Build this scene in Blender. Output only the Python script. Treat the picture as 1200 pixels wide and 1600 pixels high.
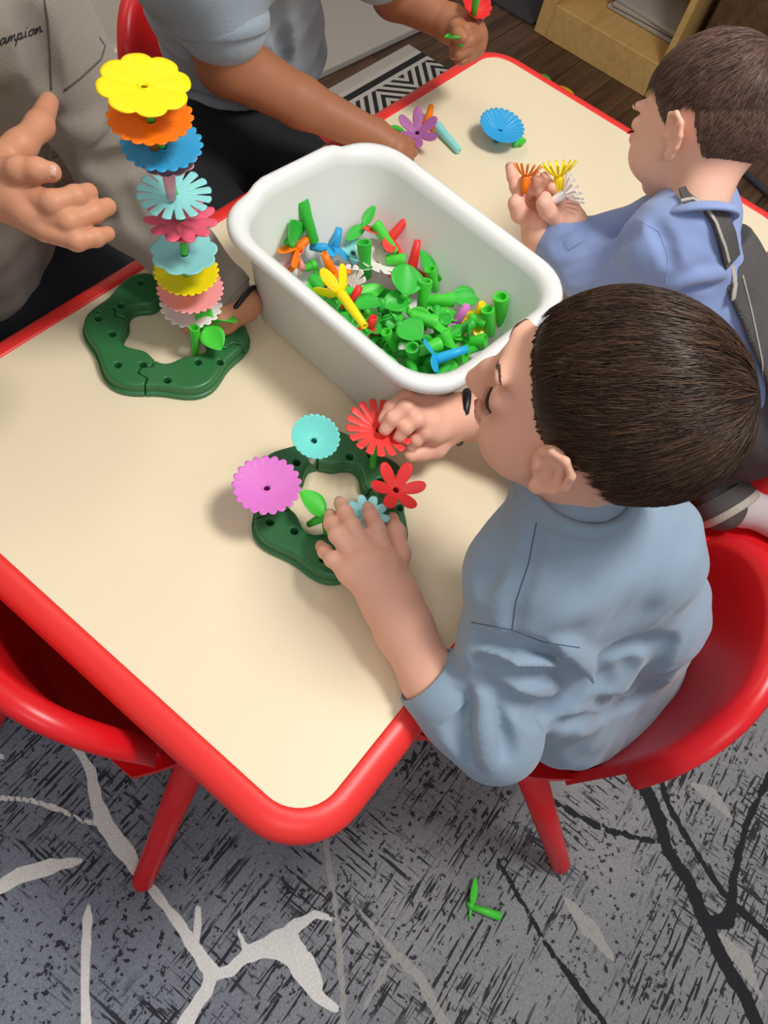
import bpy, math, random
import numpy as np
from mathutils import Vector, Matrix
from mathutils.bvhtree import BVHTree
random.seed(7); RNG = np.random.default_rng(11)
C = bpy.context.scene.collection
for o in list(bpy.data.objects): bpy.data.objects.remove(o)
S = bpy.context.scene

# ------------------------------------------------------------------ camera
MT = np.array([[0.61022, 0.62485, -0.48702], [-0.77312, 0.60409, -0.19360], [0.17293, 0.49468, 0.85169]])
u_, s_, v_ = np.linalg.svd(MT); MT = u_ @ v_
CAM = np.array([-0.119, -0.018, 1.277]); FPX = 1211.0
cd = bpy.data.cameras.new('camera'); cam = bpy.data.objects.new('camera', cd); C.objects.link(cam)
cam.matrix_world = Matrix([[*MT[0], CAM[0]], [*MT[1], CAM[1]], [*MT[2], CAM[2]], [0, 0, 0, 1]])
cd.sensor_fit = 'VERTICAL'; cd.sensor_height = 36.0; cd.sensor_width = 27.0; cd.lens = 36.0 * FPX / 1600.0
cd.clip_start = 0.02
S.camera = cam

def ray(px, py):
    return MT @ np.array([(px - 600) / FPX, -(py - 800) / FPX, -1.0])
def at(px, py, z):
    """world point at height z seen at pixel (used as a surveying aid)"""
    r = ray(px, py); return CAM + r * ((z - CAM[2]) / r[2])

# ------------------------------------------------------------------ world, lights, exposure
w = bpy.data.worlds.new('world'); S.world = w; w.use_nodes = True
w.node_tree.nodes['Background'].inputs[0].default_value = (0.93, 0.95, 1.0, 1)
w.node_tree.nodes['Background'].inputs[1].default_value = 0.33
def area(name, loc, size, power, target, col=(1, .96, .9)):
    l = bpy.data.lights.new(name, 'AREA'); l.shape = 'RECTANGLE'; l.size, l.size_y = size; l.energy = power; l.color = col
    o = bpy.data.objects.new(name, l); C.objects.link(o); o.location = loc
    o.rotation_euler = (Vector(target) - Vector(loc)).to_track_quat('-Z', 'Y').to_euler(); return o
area('ceiling_light_key', (.80, -.42, 2.55), (0.5, 0.5), 34, (0.35, 0.2, 0.5), (1, .975, .925))
area('ceiling_light_fill', (-1.3, -0.9, 2.6), (1.2, 0.6), 10.5, (0.1, 0.1, 0.4), (1, .98, .96))
area('ceiling_light_back', (0.5, 1.5, 2.6), (1.2, 0.4), 7, (0.6, 0.6, 0.4), (1, .95, .88))
S.view_settings.view_transform = 'Standard'; S.view_settings.look = 'None'
S.view_settings.exposure = 0.10; S.view_settings.gamma = 1.0; S.view_settings.use_curve_mapping = False

# ------------------------------------------------------------------ tagging and object helpers
def tag(o, label=None, cat=None, group=None, kind=None):
    if label: o['label'] = label
    if cat: o['category'] = cat
    if group: o['group'] = group
    if kind: o['kind'] = kind
    return o
def empty(name, loc=(0, 0, 0), label=None, cat=None, group=None):
    o = bpy.data.objects.new(name, None); C.objects.link(o); o.location = loc; o.empty_display_size = .02
    return tag(o, label, cat, group)
def child(o, parent):
    o.parent = parent; o.matrix_parent_inverse = Matrix.Identity(4); return o
def mesh_obj(name, V, F, mat, parent=None, smooth=True, world=False):
    """V (n,3) array, F list of tuples or (m,k) array.  world=True: coordinates are world ones."""
    me = bpy.data.meshes.new(name)
    V = np.asarray(V, float)
    q_ = parent
    while world and q_ is not None:
        V = V - np.array(q_.location); q_ = q_.parent
    if isinstance(F, np.ndarray):
        n = len(F); k = F.shape[1]
        me.vertices.add(len(V)); me.vertices.foreach_set('co', V.astype(np.float32).ravel())
        me.loops.add(n * k); me.loops.foreach_set('vertex_index', F.astype(np.int32).ravel())
        me.polygons.add(n); me.polygons.foreach_set('loop_start', np.arange(0, n * k, k, dtype=np.int32))
        me.update(calc_edges=True); me.validate()
    else:
        me.from_pydata([tuple(v) for v in V], [], F)
    if smooth: me.polygons.foreach_set('use_smooth', [True] * len(me.polygons))
    if mat is not None:
        for m in (mat if isinstance(mat, (list, tuple)) else [mat]): me.materials.append(m)
    o = bpy.data.objects.new(name, me); C.objects.link(o)
    if parent is not None: child(o, parent)
    return o
class MB:
    def __init__(s): s.V = []; s.F = []
    def add(s, V, F):
        b = len(s.V); s.V += [tuple(v) for v in V]; s.F += [tuple(i + b for i in f) for f in F]; return s
    def box(s, c, d, rot=None):
        c = np.array(c, float); d = np.array(d, float) / 2
        P = np.array([[x, y, z] for x in (-1, 1) for y in (-1, 1) for z in (-1, 1)]) * d
        if rot is not None: P = P @ np.array(rot).T
        return s.add(P + c, [(0, 1, 3, 2), (4, 6, 7, 5), (0, 4, 5, 1), (2, 3, 7, 6), (0, 2, 6, 4), (1, 5, 7, 3)])
    def tube(s, pts, rad, n=12, flat=None, cap=True):
        """swept tube; flat=(a,b) scales the section along two frame axes"""
        pts = [np.array(p, float) for p in pts]; k = len(pts)
        if np.isscalar(rad): rad = [rad] * k
        T = [pts[min(i + 1, k - 1)] - pts[max(i - 1, 0)] for i in range(k)]
        T = [t / (np.linalg.norm(t) + 1e-12) for t in T]
        ref = np.array([0, 0, 1.]) if abs(T[0][2]) < .9 else np.array([1., 0, 0])
        u = np.cross(T[0], ref); u /= np.linalg.norm(u); V = []
        for i in range(k):
            u = u - T[i] * (u @ T[i]); u /= np.linalg.norm(u); v = np.cross(T[i], u)
            fa, fb = flat if flat else (1, 1)
            for j in range(n):
                a = 2 * math.pi * j / n
                V.append(pts[i] + rad[i] * (fa * math.cos(a) * u + fb * math.sin(a) * v))
        F = []
        for i in range(k - 1):
            for j in range(n):
                F.append((i * n + j, i * n + (j + 1) % n, (i + 1) * n + (j + 1) % n, (i + 1) * n + j))
        if cap: F += [tuple(range(n))[::-1], tuple((k - 1) * n + j for j in range(n))]
        return s.add(V, F)
    def lathe(s, prof, n=24, c=(0, 0, 0)):
        V = []; F = []
        for r, z in prof:
            for j in range(n):
                a = 2 * math.pi * j / n; V.append((c[0] + r * math.cos(a), c[1] + r * math.sin(a), c[2] + z))
        for i in range(len(prof) - 1):
            for j in range(n): F.append((i * n + j, i * n + (j + 1) % n, (i + 1) * n + (j + 1) % n, (i + 1) * n + j))
        return s.add(V, F)
    def build(s, name, mat, parent=None, smooth=True, world=False, bevel=0, sub=0):
        o = mesh_obj(name, s.V, s.F, mat, parent, smooth, world)
        if bevel:
            m = o.modifiers.new('bevel', 'BEVEL'); m.width = bevel; m.segments = 3; m.limit_method = 'ANGLE'; m.angle_limit = .7
        if sub:
            m = o.modifiers.new('sub', 'SUBSURF'); m.levels = sub; m.render_levels = sub
        return o
def autosmooth(o, ang=0.7):
    import bmesh
    bm = bmesh.new(); bm.from_mesh(o.data); bmesh.ops.recalc_face_normals(bm, faces=bm.faces)
    for e in bm.edges:
        if len(e.link_faces) == 2 and e.calc_face_angle(0) > ang: e.smooth = False
    bm.to_mesh(o.data); bm.free(); return o
def fixn(o):
    import bmesh
    bm = bmesh.new(); bm.from_mesh(o.data); bmesh.ops.recalc_face_normals(bm, faces=bm.faces); bm.to_mesh(o.data); bm.free(); return o
def copy_tree(o, parent=None):
    c = o.copy(); C.objects.link(c)
    if parent is not None: c.parent = parent
    for ch in list(o.children): copy_tree(ch, c)
    return c
def basis(axis, spin=0.0):
    z = Vector(axis).normalized(); q = z.to_track_quat('Z', 'Y')
    return (q.to_matrix() @ Matrix.Rotation(spin, 3, 'Z'))
def place(o, loc, axis=(0, 0, 1), spin=0.0):
    o.rotation_mode = 'QUATERNION'; o.location = loc; o.rotation_quaternion = basis(axis, spin).to_quaternion(); return o

# ------------------------------------------------------------------ materials
def srgb(h):
    c = [int(h[i:i + 2], 16) / 255 for i in (0, 2, 4)]
    return tuple(x / 12.92 if x <= .04045 else ((x + .055) / 1.055) ** 2.4 for x in c) + (1,)
def mat(name, hexcol, rough=.5, sss=0, bump=0, bscale=200, var=0, vscale=20, sheen=0, coat=0, spec=.5):
    m = bpy.data.materials.new(name); m.use_nodes = True; nt = m.node_tree; b = nt.nodes['Principled BSDF']
    col = srgb(hexcol); b.inputs['Base Color'].default_value = col; b.inputs['Roughness'].default_value = rough
    b.inputs['Specular IOR Level'].default_value = spec
    if sss:
        b.inputs['Subsurface Weight'].default_value = sss; b.inputs['Subsurface Radius'].default_value = (.012, .004, .002)
        b.inputs['Subsurface Scale'].default_value = 1.0
    if sheen: b.inputs['Sheen Weight'].default_value = sheen
    if coat: b.inputs['Coat Weight'].default_value = coat; b.inputs['Coat Roughness'].default_value = .15
    tc = nt.nodes.new('ShaderNodeTexCoord')
    if var:
        n = nt.nodes.new('ShaderNodeTexNoise'); n.inputs['Scale'].default_value = vscale; n.inputs['Detail'].default_value = 5
        nt.links.new(tc.outputs['Object'], n.inputs['Vector'])
        mx = nt.nodes.new('ShaderNodeMix'); mx.data_type = 'RGBA'
        mx.inputs[6].default_value = tuple(c * (1 - var) for c in col[:3]) + (1,)
        mx.inputs[7].default_value = tuple(min(1, c * (1 + var)) for c in col[:3]) + (1,)
        nt.links.new(n.outputs['Fac'], mx.inputs[0]); nt.links.new(mx.outputs[2], b.inputs['Base Color'])
    if bump:
        n = nt.nodes.new('ShaderNodeTexNoise'); n.inputs['Scale'].default_value = bscale; n.inputs['Detail'].default_value = 4
        nt.links.new(tc.outputs['Object'], n.inputs['Vector'])
        bp = nt.nodes.new('ShaderNodeBump'); bp.inputs['Strength'].default_value = bump; bp.inputs['Distance'].default_value = .002
        nt.links.new(n.outputs['Fac'], bp.inputs['Height']); nt.links.new(bp.outputs['Normal'], b.inputs['Normal'])
    return m
M = {}
M['cream'] = mat('cream_laminate', 'ECDCBC', .45, var=.035, vscale=9, spec=.4)
M['red_edge'] = mat('red_edge_band', 'F03430', .38)
M['red_plastic'] = mat('red_chair_plastic', 'DC161E', .33, bump=.04, bscale=500)
M['green_dark'] = mat('dark_green_plastic', '2E7040', .38)
M['tub'] = mat('white_tub_plastic', 'E9EAE8', .32)
PL = dict(yellow='FFE000', orange='FB7E0C', blue='2FA4DC', teal='8FDAD8', tealdeep='74D6CC', red='F8403C', pinkrose='F0607A',
          pink='F8A3A8', palepink='E8A9B4', white='F6F0EA', magenta='DD78CB', purple='A8619C', green='4AD03E', greend='36B83C',
          coral='F2413C', scarlet='E83030', cyan='22AEE6', pale='9FE4E6')
for k, v in PL.items(): M[k] = mat(k + '_toy_plastic', v, .42, spec=.4)
M['skin_a'] = mat('fair_skin', 'EDB49B', .5, sss=.25, var=.05, vscale=25, bump=.10, bscale=300, spec=.35)
M['skin_b'] = mat('fair_skin_second', 'EFB9A2', .5, sss=.25, var=.05, vscale=25, bump=.08, bscale=300, spec=.35)
M['skin_c'] = mat('brown_skin', 'A86E4E', .5, sss=.12, var=.06, vscale=25, bump=.10, bscale=300, spec=.35)
M['skin_d'] = mat('tan_skin', 'C98C6C', .5, sss=.15, var=.06, vscale=25, bump=.10, bscale=300, spec=.35)
M['lips'] = mat('lips', 'C4716E', .45)
M['lash'] = mat('eyelash', '2A1812', .7)
M['sweat_blue'] = mat('blue_grey_sweatshirt', '8A9EB1', .9, var=.04, vscale=60, bump=.25, bscale=700, sheen=.25)
M['seam_blue'] = mat('dark_blue_seam', '4A617C', .9)
M['periwinkle'] = mat('periwinkle_cotton', '8CA0D0', .9, var=.04, vscale=50, bump=.2, bscale=600, sheen=.2)
M['polo'] = mat('pale_blue_polo_cotton', '9CABB8', .9, var=.05, vscale=300, bump=.35, bscale=500, sheen=.2)
M['grey_hood'] = mat('taupe_grey_sweatshirt', '8F867C', .92, var=.05, vscale=200, bump=.3, bscale=500, sheen=.2)
M['seam_grey'] = mat('dark_grey_seam', '575048', .9)
M['black_ink'] = mat('black_print', '17161A', .7)
M['navy'] = mat('navy_trousers', '12131C', .85, bump=.2, bscale=300)
M['black_trs'] = mat('black_trousers', '15161A', .85, bump=.2, bscale=300)
M['denim'] = mat('washed_black_denim', '545150', .9, var=.40, vscale=420, bump=.5, bscale=600)
M['denim_edge'] = mat('frayed_denim_edge', 'B6AFA4', .9, var=.3, vscale=300, bump=.5, bscale=500)
M['sock'] = mat('white_sock', 'C9C2C4', .95, bump=.4, bscale=500)
M['watch'] = mat('black_watch_rubber', '0E0F12', .4)
M['wall'] = mat('wall_paint', 'D9C9B4', .7)
M['trimw'] = mat('trim_paint', 'E2D6C6', .5)
M['rugpale'] = mat('pale_grey_mat', 'A9A49C', .9, bump=.3, bscale=300)
M['charcoal'] = mat('charcoal_mat', '35363A', .8)
M['dark'] = mat('hole_black', '0A0A0A', .8)

def nodes(m): return m.node_tree.nodes, m.node_tree.links
def hair_mat(name, dark, light):
    m = bpy.data.materials.new(name); m.use_nodes = True; N, L = nodes(m); b = N['Principled BSDF']
    b.inputs['Roughness'].default_value = .42; b.inputs['Specular IOR Level'].default_value = .35
    at_ = N.new('ShaderNodeAttribute'); at_.attribute_name = 'tone'
    mx = N.new('ShaderNodeMix'); mx.data_type = 'RGBA'; mx.inputs[6].default_value = srgb(dark); mx.inputs[7].default_value = srgb(light)
    L.new(at_.outputs['Fac'], mx.inputs[0]); L.new(mx.outputs[2], b.inputs['Base Color']); return m
M['hair_a'] = hair_mat('dark_brown_hair', '140C08', '5E422E')
M['brow'] = mat('brow_hair', '5A3C2C', .7)
M['hair_b'] = hair_mat('mid_brown_hair', '3A2A22', '86685A')

def wood_mat(name, c1, c2, rough=.4, plank=None):
    m = bpy.data.materials.new(name); m.use_nodes = True; N, L = nodes(m); b = N['Principled BSDF']; b.inputs['Roughness'].default_value = rough
    tc = N.new('ShaderNodeTexCoord'); mp = N.new('ShaderNodeMapping'); mp.inputs['Scale'].default_value = (1.5, 22, 22)
    n = N.new('ShaderNodeTexNoise'); n.inputs['Scale'].default_value = 2.2; n.inputs['Detail'].default_value = 8; n.inputs['Distortion'].default_value = .6
    L.new(tc.outputs['Object'], mp.inputs['Vector']); L.new(mp.outputs['Vector'], n.inputs['Vector'])
    cr = N.new('ShaderNodeValToRGB'); cr.color_ramp.elements[0].position = .3; cr.color_ramp.elements[0].color = srgb(c1)
    cr.color_ramp.elements[1].position = .72; cr.color_ramp.elements[1].color = srgb(c2)
    L.new(n.outputs['Fac'], cr.inputs['Fac']); out = cr.outputs['Color']
    if plank:
        br = N.new('ShaderNodeTexBrick'); br.inputs['Scale'].default_value = 1; br.inputs['Brick Width'].default_value = 1.2
        br.inputs['Row Height'].default_value = plank; br.inputs['Mortar Size'].default_value = .0022
        br.inputs['Color1'].default_value = (1, 1, 1, 1); br.inputs['Color2'].default_value = (.62, .6, .58, 1); br.inputs['Mortar'].default_value = (.15, .13, .12, 1)
        L.new(tc.outputs['Object'], br.inputs['Vector'])
        mx = N.new('ShaderNodeMix'); mx.data_type = 'RGBA'; mx.blend_type = 'MULTIPLY'; mx.inputs[0].default_value = 1
        L.new(out, mx.inputs[6]); L.new(br.outputs['Color'], mx.inputs[7]); out = mx.outputs[2]
    L.new(out, b.inputs['Base Color']); return m
M['floorwood'] = wood_mat('dark_plank_floor', '3A281C', '6E4F3A', .42, plank=.12)
M['maple'] = wood_mat('maple_plywood', 'C29A5C', 'D2AC6E', .45)

# ------------------------------------------------------------------ implicit modelling (union of soft solids -> one mesh)
class Field:
    def __init__(s, lo, hi, h):
        s.lo = np.array(lo, float); s.h = h; s.n = np.ceil((np.array(hi) - s.lo) / h).astype(int) + 1
        s.F = np.full(s.n, 0.05, np.float32)
        s.ax = [(s.lo[i] + h * np.arange(s.n[i])).astype(np.float32) for i in range(3)]
    def block(s, lo, hi):
        a = np.clip(np.floor((np.array(lo) - s.lo) / s.h).astype(int), 0, s.n); b = np.clip(np.ceil((np.array(hi) - s.lo) / s.h).astype(int) + 1, 0, s.n)
        if (b <= a).any(): return None
        sl = tuple(slice(a[i], b[i]) for i in range(3))
        return sl, s.ax[0][sl[0]][:, None, None], s.ax[1][sl[1]][None, :, None], s.ax[2][sl[2]][None, None, :]
    def comb(s, sl, d, k, op):
        A = s.F[sl]
        if op == 'add':
            if k > 0:
                h = np.maximum(k - np.abs(A - d), 0) / k; s.F[sl] = np.minimum(A, d) - h * h * k * .25
            else: s.F[sl] = np.minimum(A, d)
        else:
            d = -d
            if k > 0:
                h = np.maximum(k - np.abs(A - d), 0) / k; s.F[sl] = np.maximum(A, d) + h * h * k * .25
            else: s.F[sl] = np.maximum(A, d)
    def rc(s, a, b, ra, rb, k=.01, op='add'):
        a = np.array(a, float); b = np.array(b, float); r = max(ra, rb) + k + 3 * s.h + .004
        B = s.block(np.minimum(a, b) - r, np.maximum(a, b) + r)
        if B is None: return s
        sl, X, Y, Z = B; d = b - a; L2 = float(d @ d) + 1e-12
        t = np.clip(((X - a[0]) * d[0] + (Y - a[1]) * d[1] + (Z - a[2]) * d[2]) / L2, 0, 1)
        D = np.sqrt((X - a[0] - t * d[0]) ** 2 + (Y - a[1] - t * d[1]) ** 2 + (Z - a[2] - t * d[2]) ** 2) - (ra + (rb - ra) * t)
        s.comb(sl, D, k, op); return s
    def chain(s, pts, rad, k=.01, op='add'):
        for i in range(len(pts) - 1): s.rc(pts[i], pts[i + 1], rad[i], rad[i + 1], k, op)
        return s
    def ell(s, c, r, R=None, k=.01, op='add'):
        c = np.array(c, float); r = np.array(r, float); m = r.max() + k + 3 * s.h + .004
        B = s.block(c - m, c + m)
        if B is None: return s
        sl, X, Y, Z = B; P = [X - c[0], Y - c[1], Z - c[2]]
        if R is not None:
            R = np.array(R); P = [P[0] * R[0][i] + P[1] * R[1][i] + P[2] * R[2][i] for i in range(3)]
        q = np.sqrt((P[0] / r[0]) ** 2 + (P[1] / r[1]) ** 2 + (P[2] / r[2]) ** 2)
        g = np.sqrt((P[0] / r[0] ** 2) ** 2 + (P[1] / r[1] ** 2) ** 2 + (P[2] / r[2] ** 2) ** 2) + 1e-9
        s.comb(sl, q * (q - 1) / g, k, op); return s
    def plane(s, p, n, k=0):
        """keep the side the normal points away from"""
        p = np.array(p, float); n = np.array(n, float); n /= np.linalg.norm(n)
        X, Y, Z = s.ax[0][:, None, None], s.ax[1][None, :, None], s.ax[2][None, None, :]
        D = (X - p[0]) * n[0] + (Y - p[1]) * n[1] + (Z - p[2]) * n[2]
        s.F = np.maximum(s.F, D.astype(np.float32)); return s
    def noise(s, amp, freq, seed=0, stretch=(1, 1, 1)):
        r = np.random.default_rng(seed); X, Y, Z = s.ax[0][:, None, None], s.ax[1][None, :, None], s.ax[2][None, None, :]
        for i in range(7):
            k = r.normal(size=3) * freq * np.array(stretch); ph = r.uniform(0, 6.28)
            wv = np.sin(k[0] * X + k[1] * Y + k[2] * Z + ph + 1.3 * np.sin(k[1] * .7 * X - k[2] * .6 * Y + k[0] * .8 * Z))
            s.F += (amp / 2.6) * wv.astype(np.float32)
        return s
    def mesh(s):
        F = s.F; sg = F < 0
        A = sg[:-1, :-1, :-1]; anyc = np.zeros(A.shape, bool); allc = np.ones(A.shape, bool)
        n = F.shape; cor = [(i, j, k) for i in (0, 1) for j in (0, 1) for k in (0, 1)]
        for i, j, k in cor:
            q = sg[i:n[0] - 1 + i, j:n[1] - 1 + j, k:n[2] - 1 + k]; anyc |= q; allc &= q
        act = np.argwhere(anyc & ~allc); ids = np.full(A.shape, -1, np.int32); ids[tuple(act.T)] = np.arange(len(act))
        P = np.zeros((len(act), 3)); cnt = np.zeros(len(act))
        for a in cor:
            for d in range(3):
                if a[d]: continue
                b = list(a); b[d] = 1
                fa = F[act[:, 0] + a[0], act[:, 1] + a[1], act[:, 2] + a[2]]; fb = F[act[:, 0] + b[0], act[:, 1] + b[1], act[:, 2] + b[2]]
                m = (fa < 0) != (fb < 0); t = fa / np.where(m, fa - fb, 1)
                p = np.array(a, float)[None, :].repeat(len(act), 0); p[:, d] += t
                P[m] += p[m]; cnt[m] += 1
        P = (act + P / cnt[:, None]) * s.h + s.lo
        Q = []
        for d in range(3):
            e = [0, 0, 0]; e[d] = 1; u, v = (d + 1) % 3, (d + 2) % 3
            s0 = sg[tuple(slice(0, n[i] - e[i]) for i in range(3))]; s1 = sg[tuple(slice(e[i], n[i]) for i in range(3))]
            E = np.argwhere(s0 != s1); E = E[(E[:, u] > 0) & (E[:, v] > 0) & (E[:, u] < n[u] - 1) & (E[:, v] < n[v] - 1)]
            if not len(E): continue
            du = np.zeros(3, int); du[u] = 1; dv = np.zeros(3, int); dv[v] = 1
            q = np.stack([ids[tuple((E - du - dv).T)], ids[tuple((E - dv).T)], ids[tuple(E.T)], ids[tuple((E - du).T)]], 1)
            ins = sg[tuple(E.T)]; q[~ins] = q[~ins][:, ::-1]; Q.append(q)
        Q = np.concatenate(Q); Q = Q[(Q >= 0).all(1)]
        return P, Q
def field_of(pts, rmax, h):
    P = np.array(pts, float); return Field(P.min(0) - rmax, P.max(0) + rmax, h)
def join(ms):
    V = []; F = []; b = 0
    for v, f in ms: V.append(v); F.append(f + b); b += len(v)
    return np.concatenate(V), np.concatenate(F)
def relax(V, F, it=2, lam=.5):
    """light laplacian smoothing of a quad mesh"""
    E = np.concatenate([F[:, [0, 1]], F[:, [1, 2]], F[:, [2, 3]], F[:, [3, 0]]])
    for _ in range(it):
        S_ = np.zeros_like(V); c = np.zeros(len(V)); np.add.at(S_, E[:, 0], V[E[:, 1]]); np.add.at(S_, E[:, 1], V[E[:, 0]])
        np.add.at(c, E[:, 0], 1); np.add.at(c, E[:, 1], 1); V = V + lam * (S_ / np.maximum(c, 1)[:, None] - V)
    return V, F
class Surf:
    """closest visible point of a mesh along a sight line, for laying seams and prints on cloth"""
    def __init__(s, V, F): s.t = BVHTree.FromPolygons([tuple(v) for v in V], [tuple(int(i) for i in f) for f in F])
    def hit(s, px, py, off=0.0):
        r = Vector(ray(px, py)).normalized(); h = s.t.ray_cast(Vector(CAM), r)
        if h[0] is None: return None
        n = h[1] if h[1].dot(r) < 0 else -h[1]
        return np.array(h[0] + n * off)
    def path(s, pts, off=.0, step=6):
        out = []
        for a, b in zip(pts[:-1], pts[1:]):
            k = max(1, int(math.hypot(b[0] - a[0], b[1] - a[1]) / step))
            for i in range(k):
                p = s.hit(a[0] + (b[0] - a[0]) * i / k, a[1] + (b[1] - a[1]) * i / k, off)
                if p is not None: out.append(p)
        p = s.hit(*pts[-1], off)
        if p is not None: out.append(p)
        return out

# ------------------------------------------------------------------ the room
TZ = 0.52                                                       # table top height
fl = MB().box((1.4, .2, -.02), (6.4, 5.2, .04)).build('floor', M['floorwood'], smooth=False); tag(fl, kind='structure')
wl = MB().box((0.9, 1.70, 1.2), (6.4, .06, 2.4)).build('wall_back', M['wall'], smooth=False); tag(wl, kind='structure')
wr = MB().box((4.1, -.2, 1.2), (.06, 4.1, 2.4)).build('wall_right', M['wall'], smooth=False); tag(wr, kind='structure')
bb = MB().box((0.9, 1.660, .10), (6.0, .020, .20)).box((0.9, 1.655, .206), (6.0, .030, .014)).box((.9, 1.657, .187), (6.0, .026, .008)).box((.9, 1.645, .014), (6.0, .014, .028)).build('baseboard_back', M['trimw'], smooth=False, bevel=.003); tag(bb, kind='structure')

# carpet: level-set of the branch pattern stored per vertex, thresholded in the material
def seg_field(X, Y, poly):
    """signed distance-like field to a tapered polyline given in floor metres + half widths"""
    D = np.full(X.shape, 9.0)
    for (a, ra), (b, rb) in zip(poly[:-1], poly[1:]):
        d = b - a; t = np.clip(((X - a[0]) * d[0] + (Y - a[1]) * d[1]) / (d @ d + 1e-9), 0, 1)
        D = np.minimum(D, np.hypot(X - a[0] - t * d[0], Y - a[1] - t * d[1]) - (ra + (rb - ra) * t))
    return D
def floor_poly(pts):
    out = []
    for x, y, wd in pts:
        p = at(x, y, 0.004); q = at(x + wd / 2, y, 0.004); out.append((p[:2], float(np.linalg.norm((q - p)[:2]) * 1.05)))
    return out
WHITE = [[(118, 1165, 12), (140, 1200, 15), (150, 1250, 20), (165, 1290, 25), (195, 1330, 27), (222, 1370, 15), (245, 1400, 14), (270, 1430, 15), (290, 1460, 17), (310, 1490, 20), (332, 1520, 24), (322, 1550, 20), (300, 1580, 22), (280, 1620, 26)],
 [(-20, 1246, 9), (50, 1250, 10), (90, 1264, 9), (130, 1283, 8), (162, 1286, 10)],
 [(-20, 1400, 18), (30, 1368, 26), (80, 1354, 24), (138, 1343, 5)],
 [(139, 1410, 4), (137, 1428, 14), (134, 1480, 15), (133, 1540, 14), (135, 1620, 17)],
 [(309, 1418, 10), (308, 1450, 14), (304, 1485, 12)],
 [(332, 1525, 18), (362, 1516, 16), (385, 1492, 22), (410, 1482, 28), (442, 1474, 44), (460, 1490, 40), (470, 1515, 28), (492, 1552, 18), (525, 1578, 12)],
 [(372, 1452, 4), (378, 1470, 9), (388, 1490, 16)], [(440, 1468, 26), (465, 1445, 20), (492, 1430, 13), (522, 1436, 9)],
 [(-30, 1175, 16), (5, 1183, 10)], [(480, 1500, 20), (500, 1540, 12)]]
FAINT = [[(507, 1310, 8), (515, 1360, 9), (525, 1420, 10), (530, 1480, 9), (536, 1560, 9), (535, 1620, 8)], [(566, 1580, 4), (590, 1540, 12), (606, 1505, 10), (628, 1495, 12), (660, 1535, 16), (700, 1610, 18)],
 [(1080, 1225, 6), (1110, 1240, 22), (1140, 1275, 8)], [(560, 1420, 4), (600, 1470, 10), (640, 1520, 6)], [(880, 1400, 5), (920, 1450, 26), (960, 1500, 8)], [(1110, 1450, 5), (1160, 1500, 26), (1190, 1560, 6)]]
BLACK = [[(965, 1175, 16), (985, 1205, 20), (1012, 1240, 22), (1030, 1280, 22), (1042, 1325, 18), (1080, 1385, 20), (1102, 1440, 22), (1130, 1500, 22), (1165, 1560, 22), (1195, 1630, 22)],
 [(1022, 1180, 9), (1045, 1260, 10), (1095, 1345, 10), (1140, 1408, 12), (1210, 1470, 12)], [(1210, 1195, 9), (1165, 1290, 10), (1146, 1375, 12), (1140, 1440, 20), (1100, 1440, 15)],
 [(840, 1235, 6), (880, 1262, 9), (935, 1292, 10), (1000, 1312, 10), (1036, 1316, 8)], [(770, 1330, 5), (810, 1400, 9), (850, 1470, 7), (900, 1540, 12), (960, 1620, 8)]]
h = .006; gx = np.arange(-.75, 1.13, h); gy = np.arange(-.95, 1.0, h); GX, GY = np.meshgrid(gx, gy, indexing='ij')
wob = .0007 * np.sin(GX * 150 + 3 * np.sin(GY * 70)) + .0007 * np.sin(GY * 130 + 2.5 * np.sin(GX * 90))
fw = np.minimum.reduce([seg_field(GX, GY, floor_poly(p)) for p in WHITE]) + wob
ff = np.minimum.reduce([seg_field(GX, GY, floor_poly(p)) for p in FAINT]) + wob * 1.6
fb = np.minimum.reduce([seg_field(GX, GY, floor_poly(p)) for p in BLACK]) + wob * 1.4
V = np.stack([GX.ravel(), GY.ravel(), np.full(GX.size, .004)], 1); nx, ny = GX.shape
I = (np.arange(nx - 1)[:, None] * ny + np.arange(ny - 1)[None]).ravel(); F = np.stack([I, I + ny, I + ny + 1, I + 1], 1)
# skirt so that the carpet has thickness
b0 = len(V); per = [i * ny for i in range(nx)] + [(nx - 1) * ny + j for j in range(1, ny)] + [i * ny + ny - 1 for i in range(nx - 2, -1, -1)] + [j for j in range(ny - 2, 0, -1)]
SK = V[per].copy(); SK[:, 2] = 0.0; V2 = np.concatenate([V, SK]); n_ = len(per)
F2 = np.array([[per[i], b0 + i, b0 + (i + 1) % n_, per[(i + 1) % n_]] for i in range(n_)])
cm = bpy.data.materials.new('patterned_carpet'); cm.use_nodes = True; N, L = nodes(cm); b = N['Principled BSDF']; b.inputs['Roughness'].default_value = .95; b.inputs['Specular IOR Level'].default_value = .15
def nmath(op, a, bb_=None, c=None, clamp=False):
    n = N.new('ShaderNodeMath'); n.operation = op; n.use_clamp = clamp
    for i, x in enumerate((a, bb_, c)):
        if x is None: continue
        if isinstance(x, (int, float)): n.inputs[i].default_value = x
        else: L.new(x, n.inputs[i])
    return n.outputs[0]
def nmix(f, a, bb_):
    n = N.new('ShaderNodeMix'); n.data_type = 'RGBA'
    for i, x in ((0, f), (6, a), (7, bb_)):
        if isinstance(x, tuple) or isinstance(x, float): n.inputs[i].default_value = x
        else: L.new(x, n.inputs[i])
    return n.outputs[2]
tc = N.new('ShaderNodeTexCoord'); OB = tc.outputs['Object']
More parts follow.
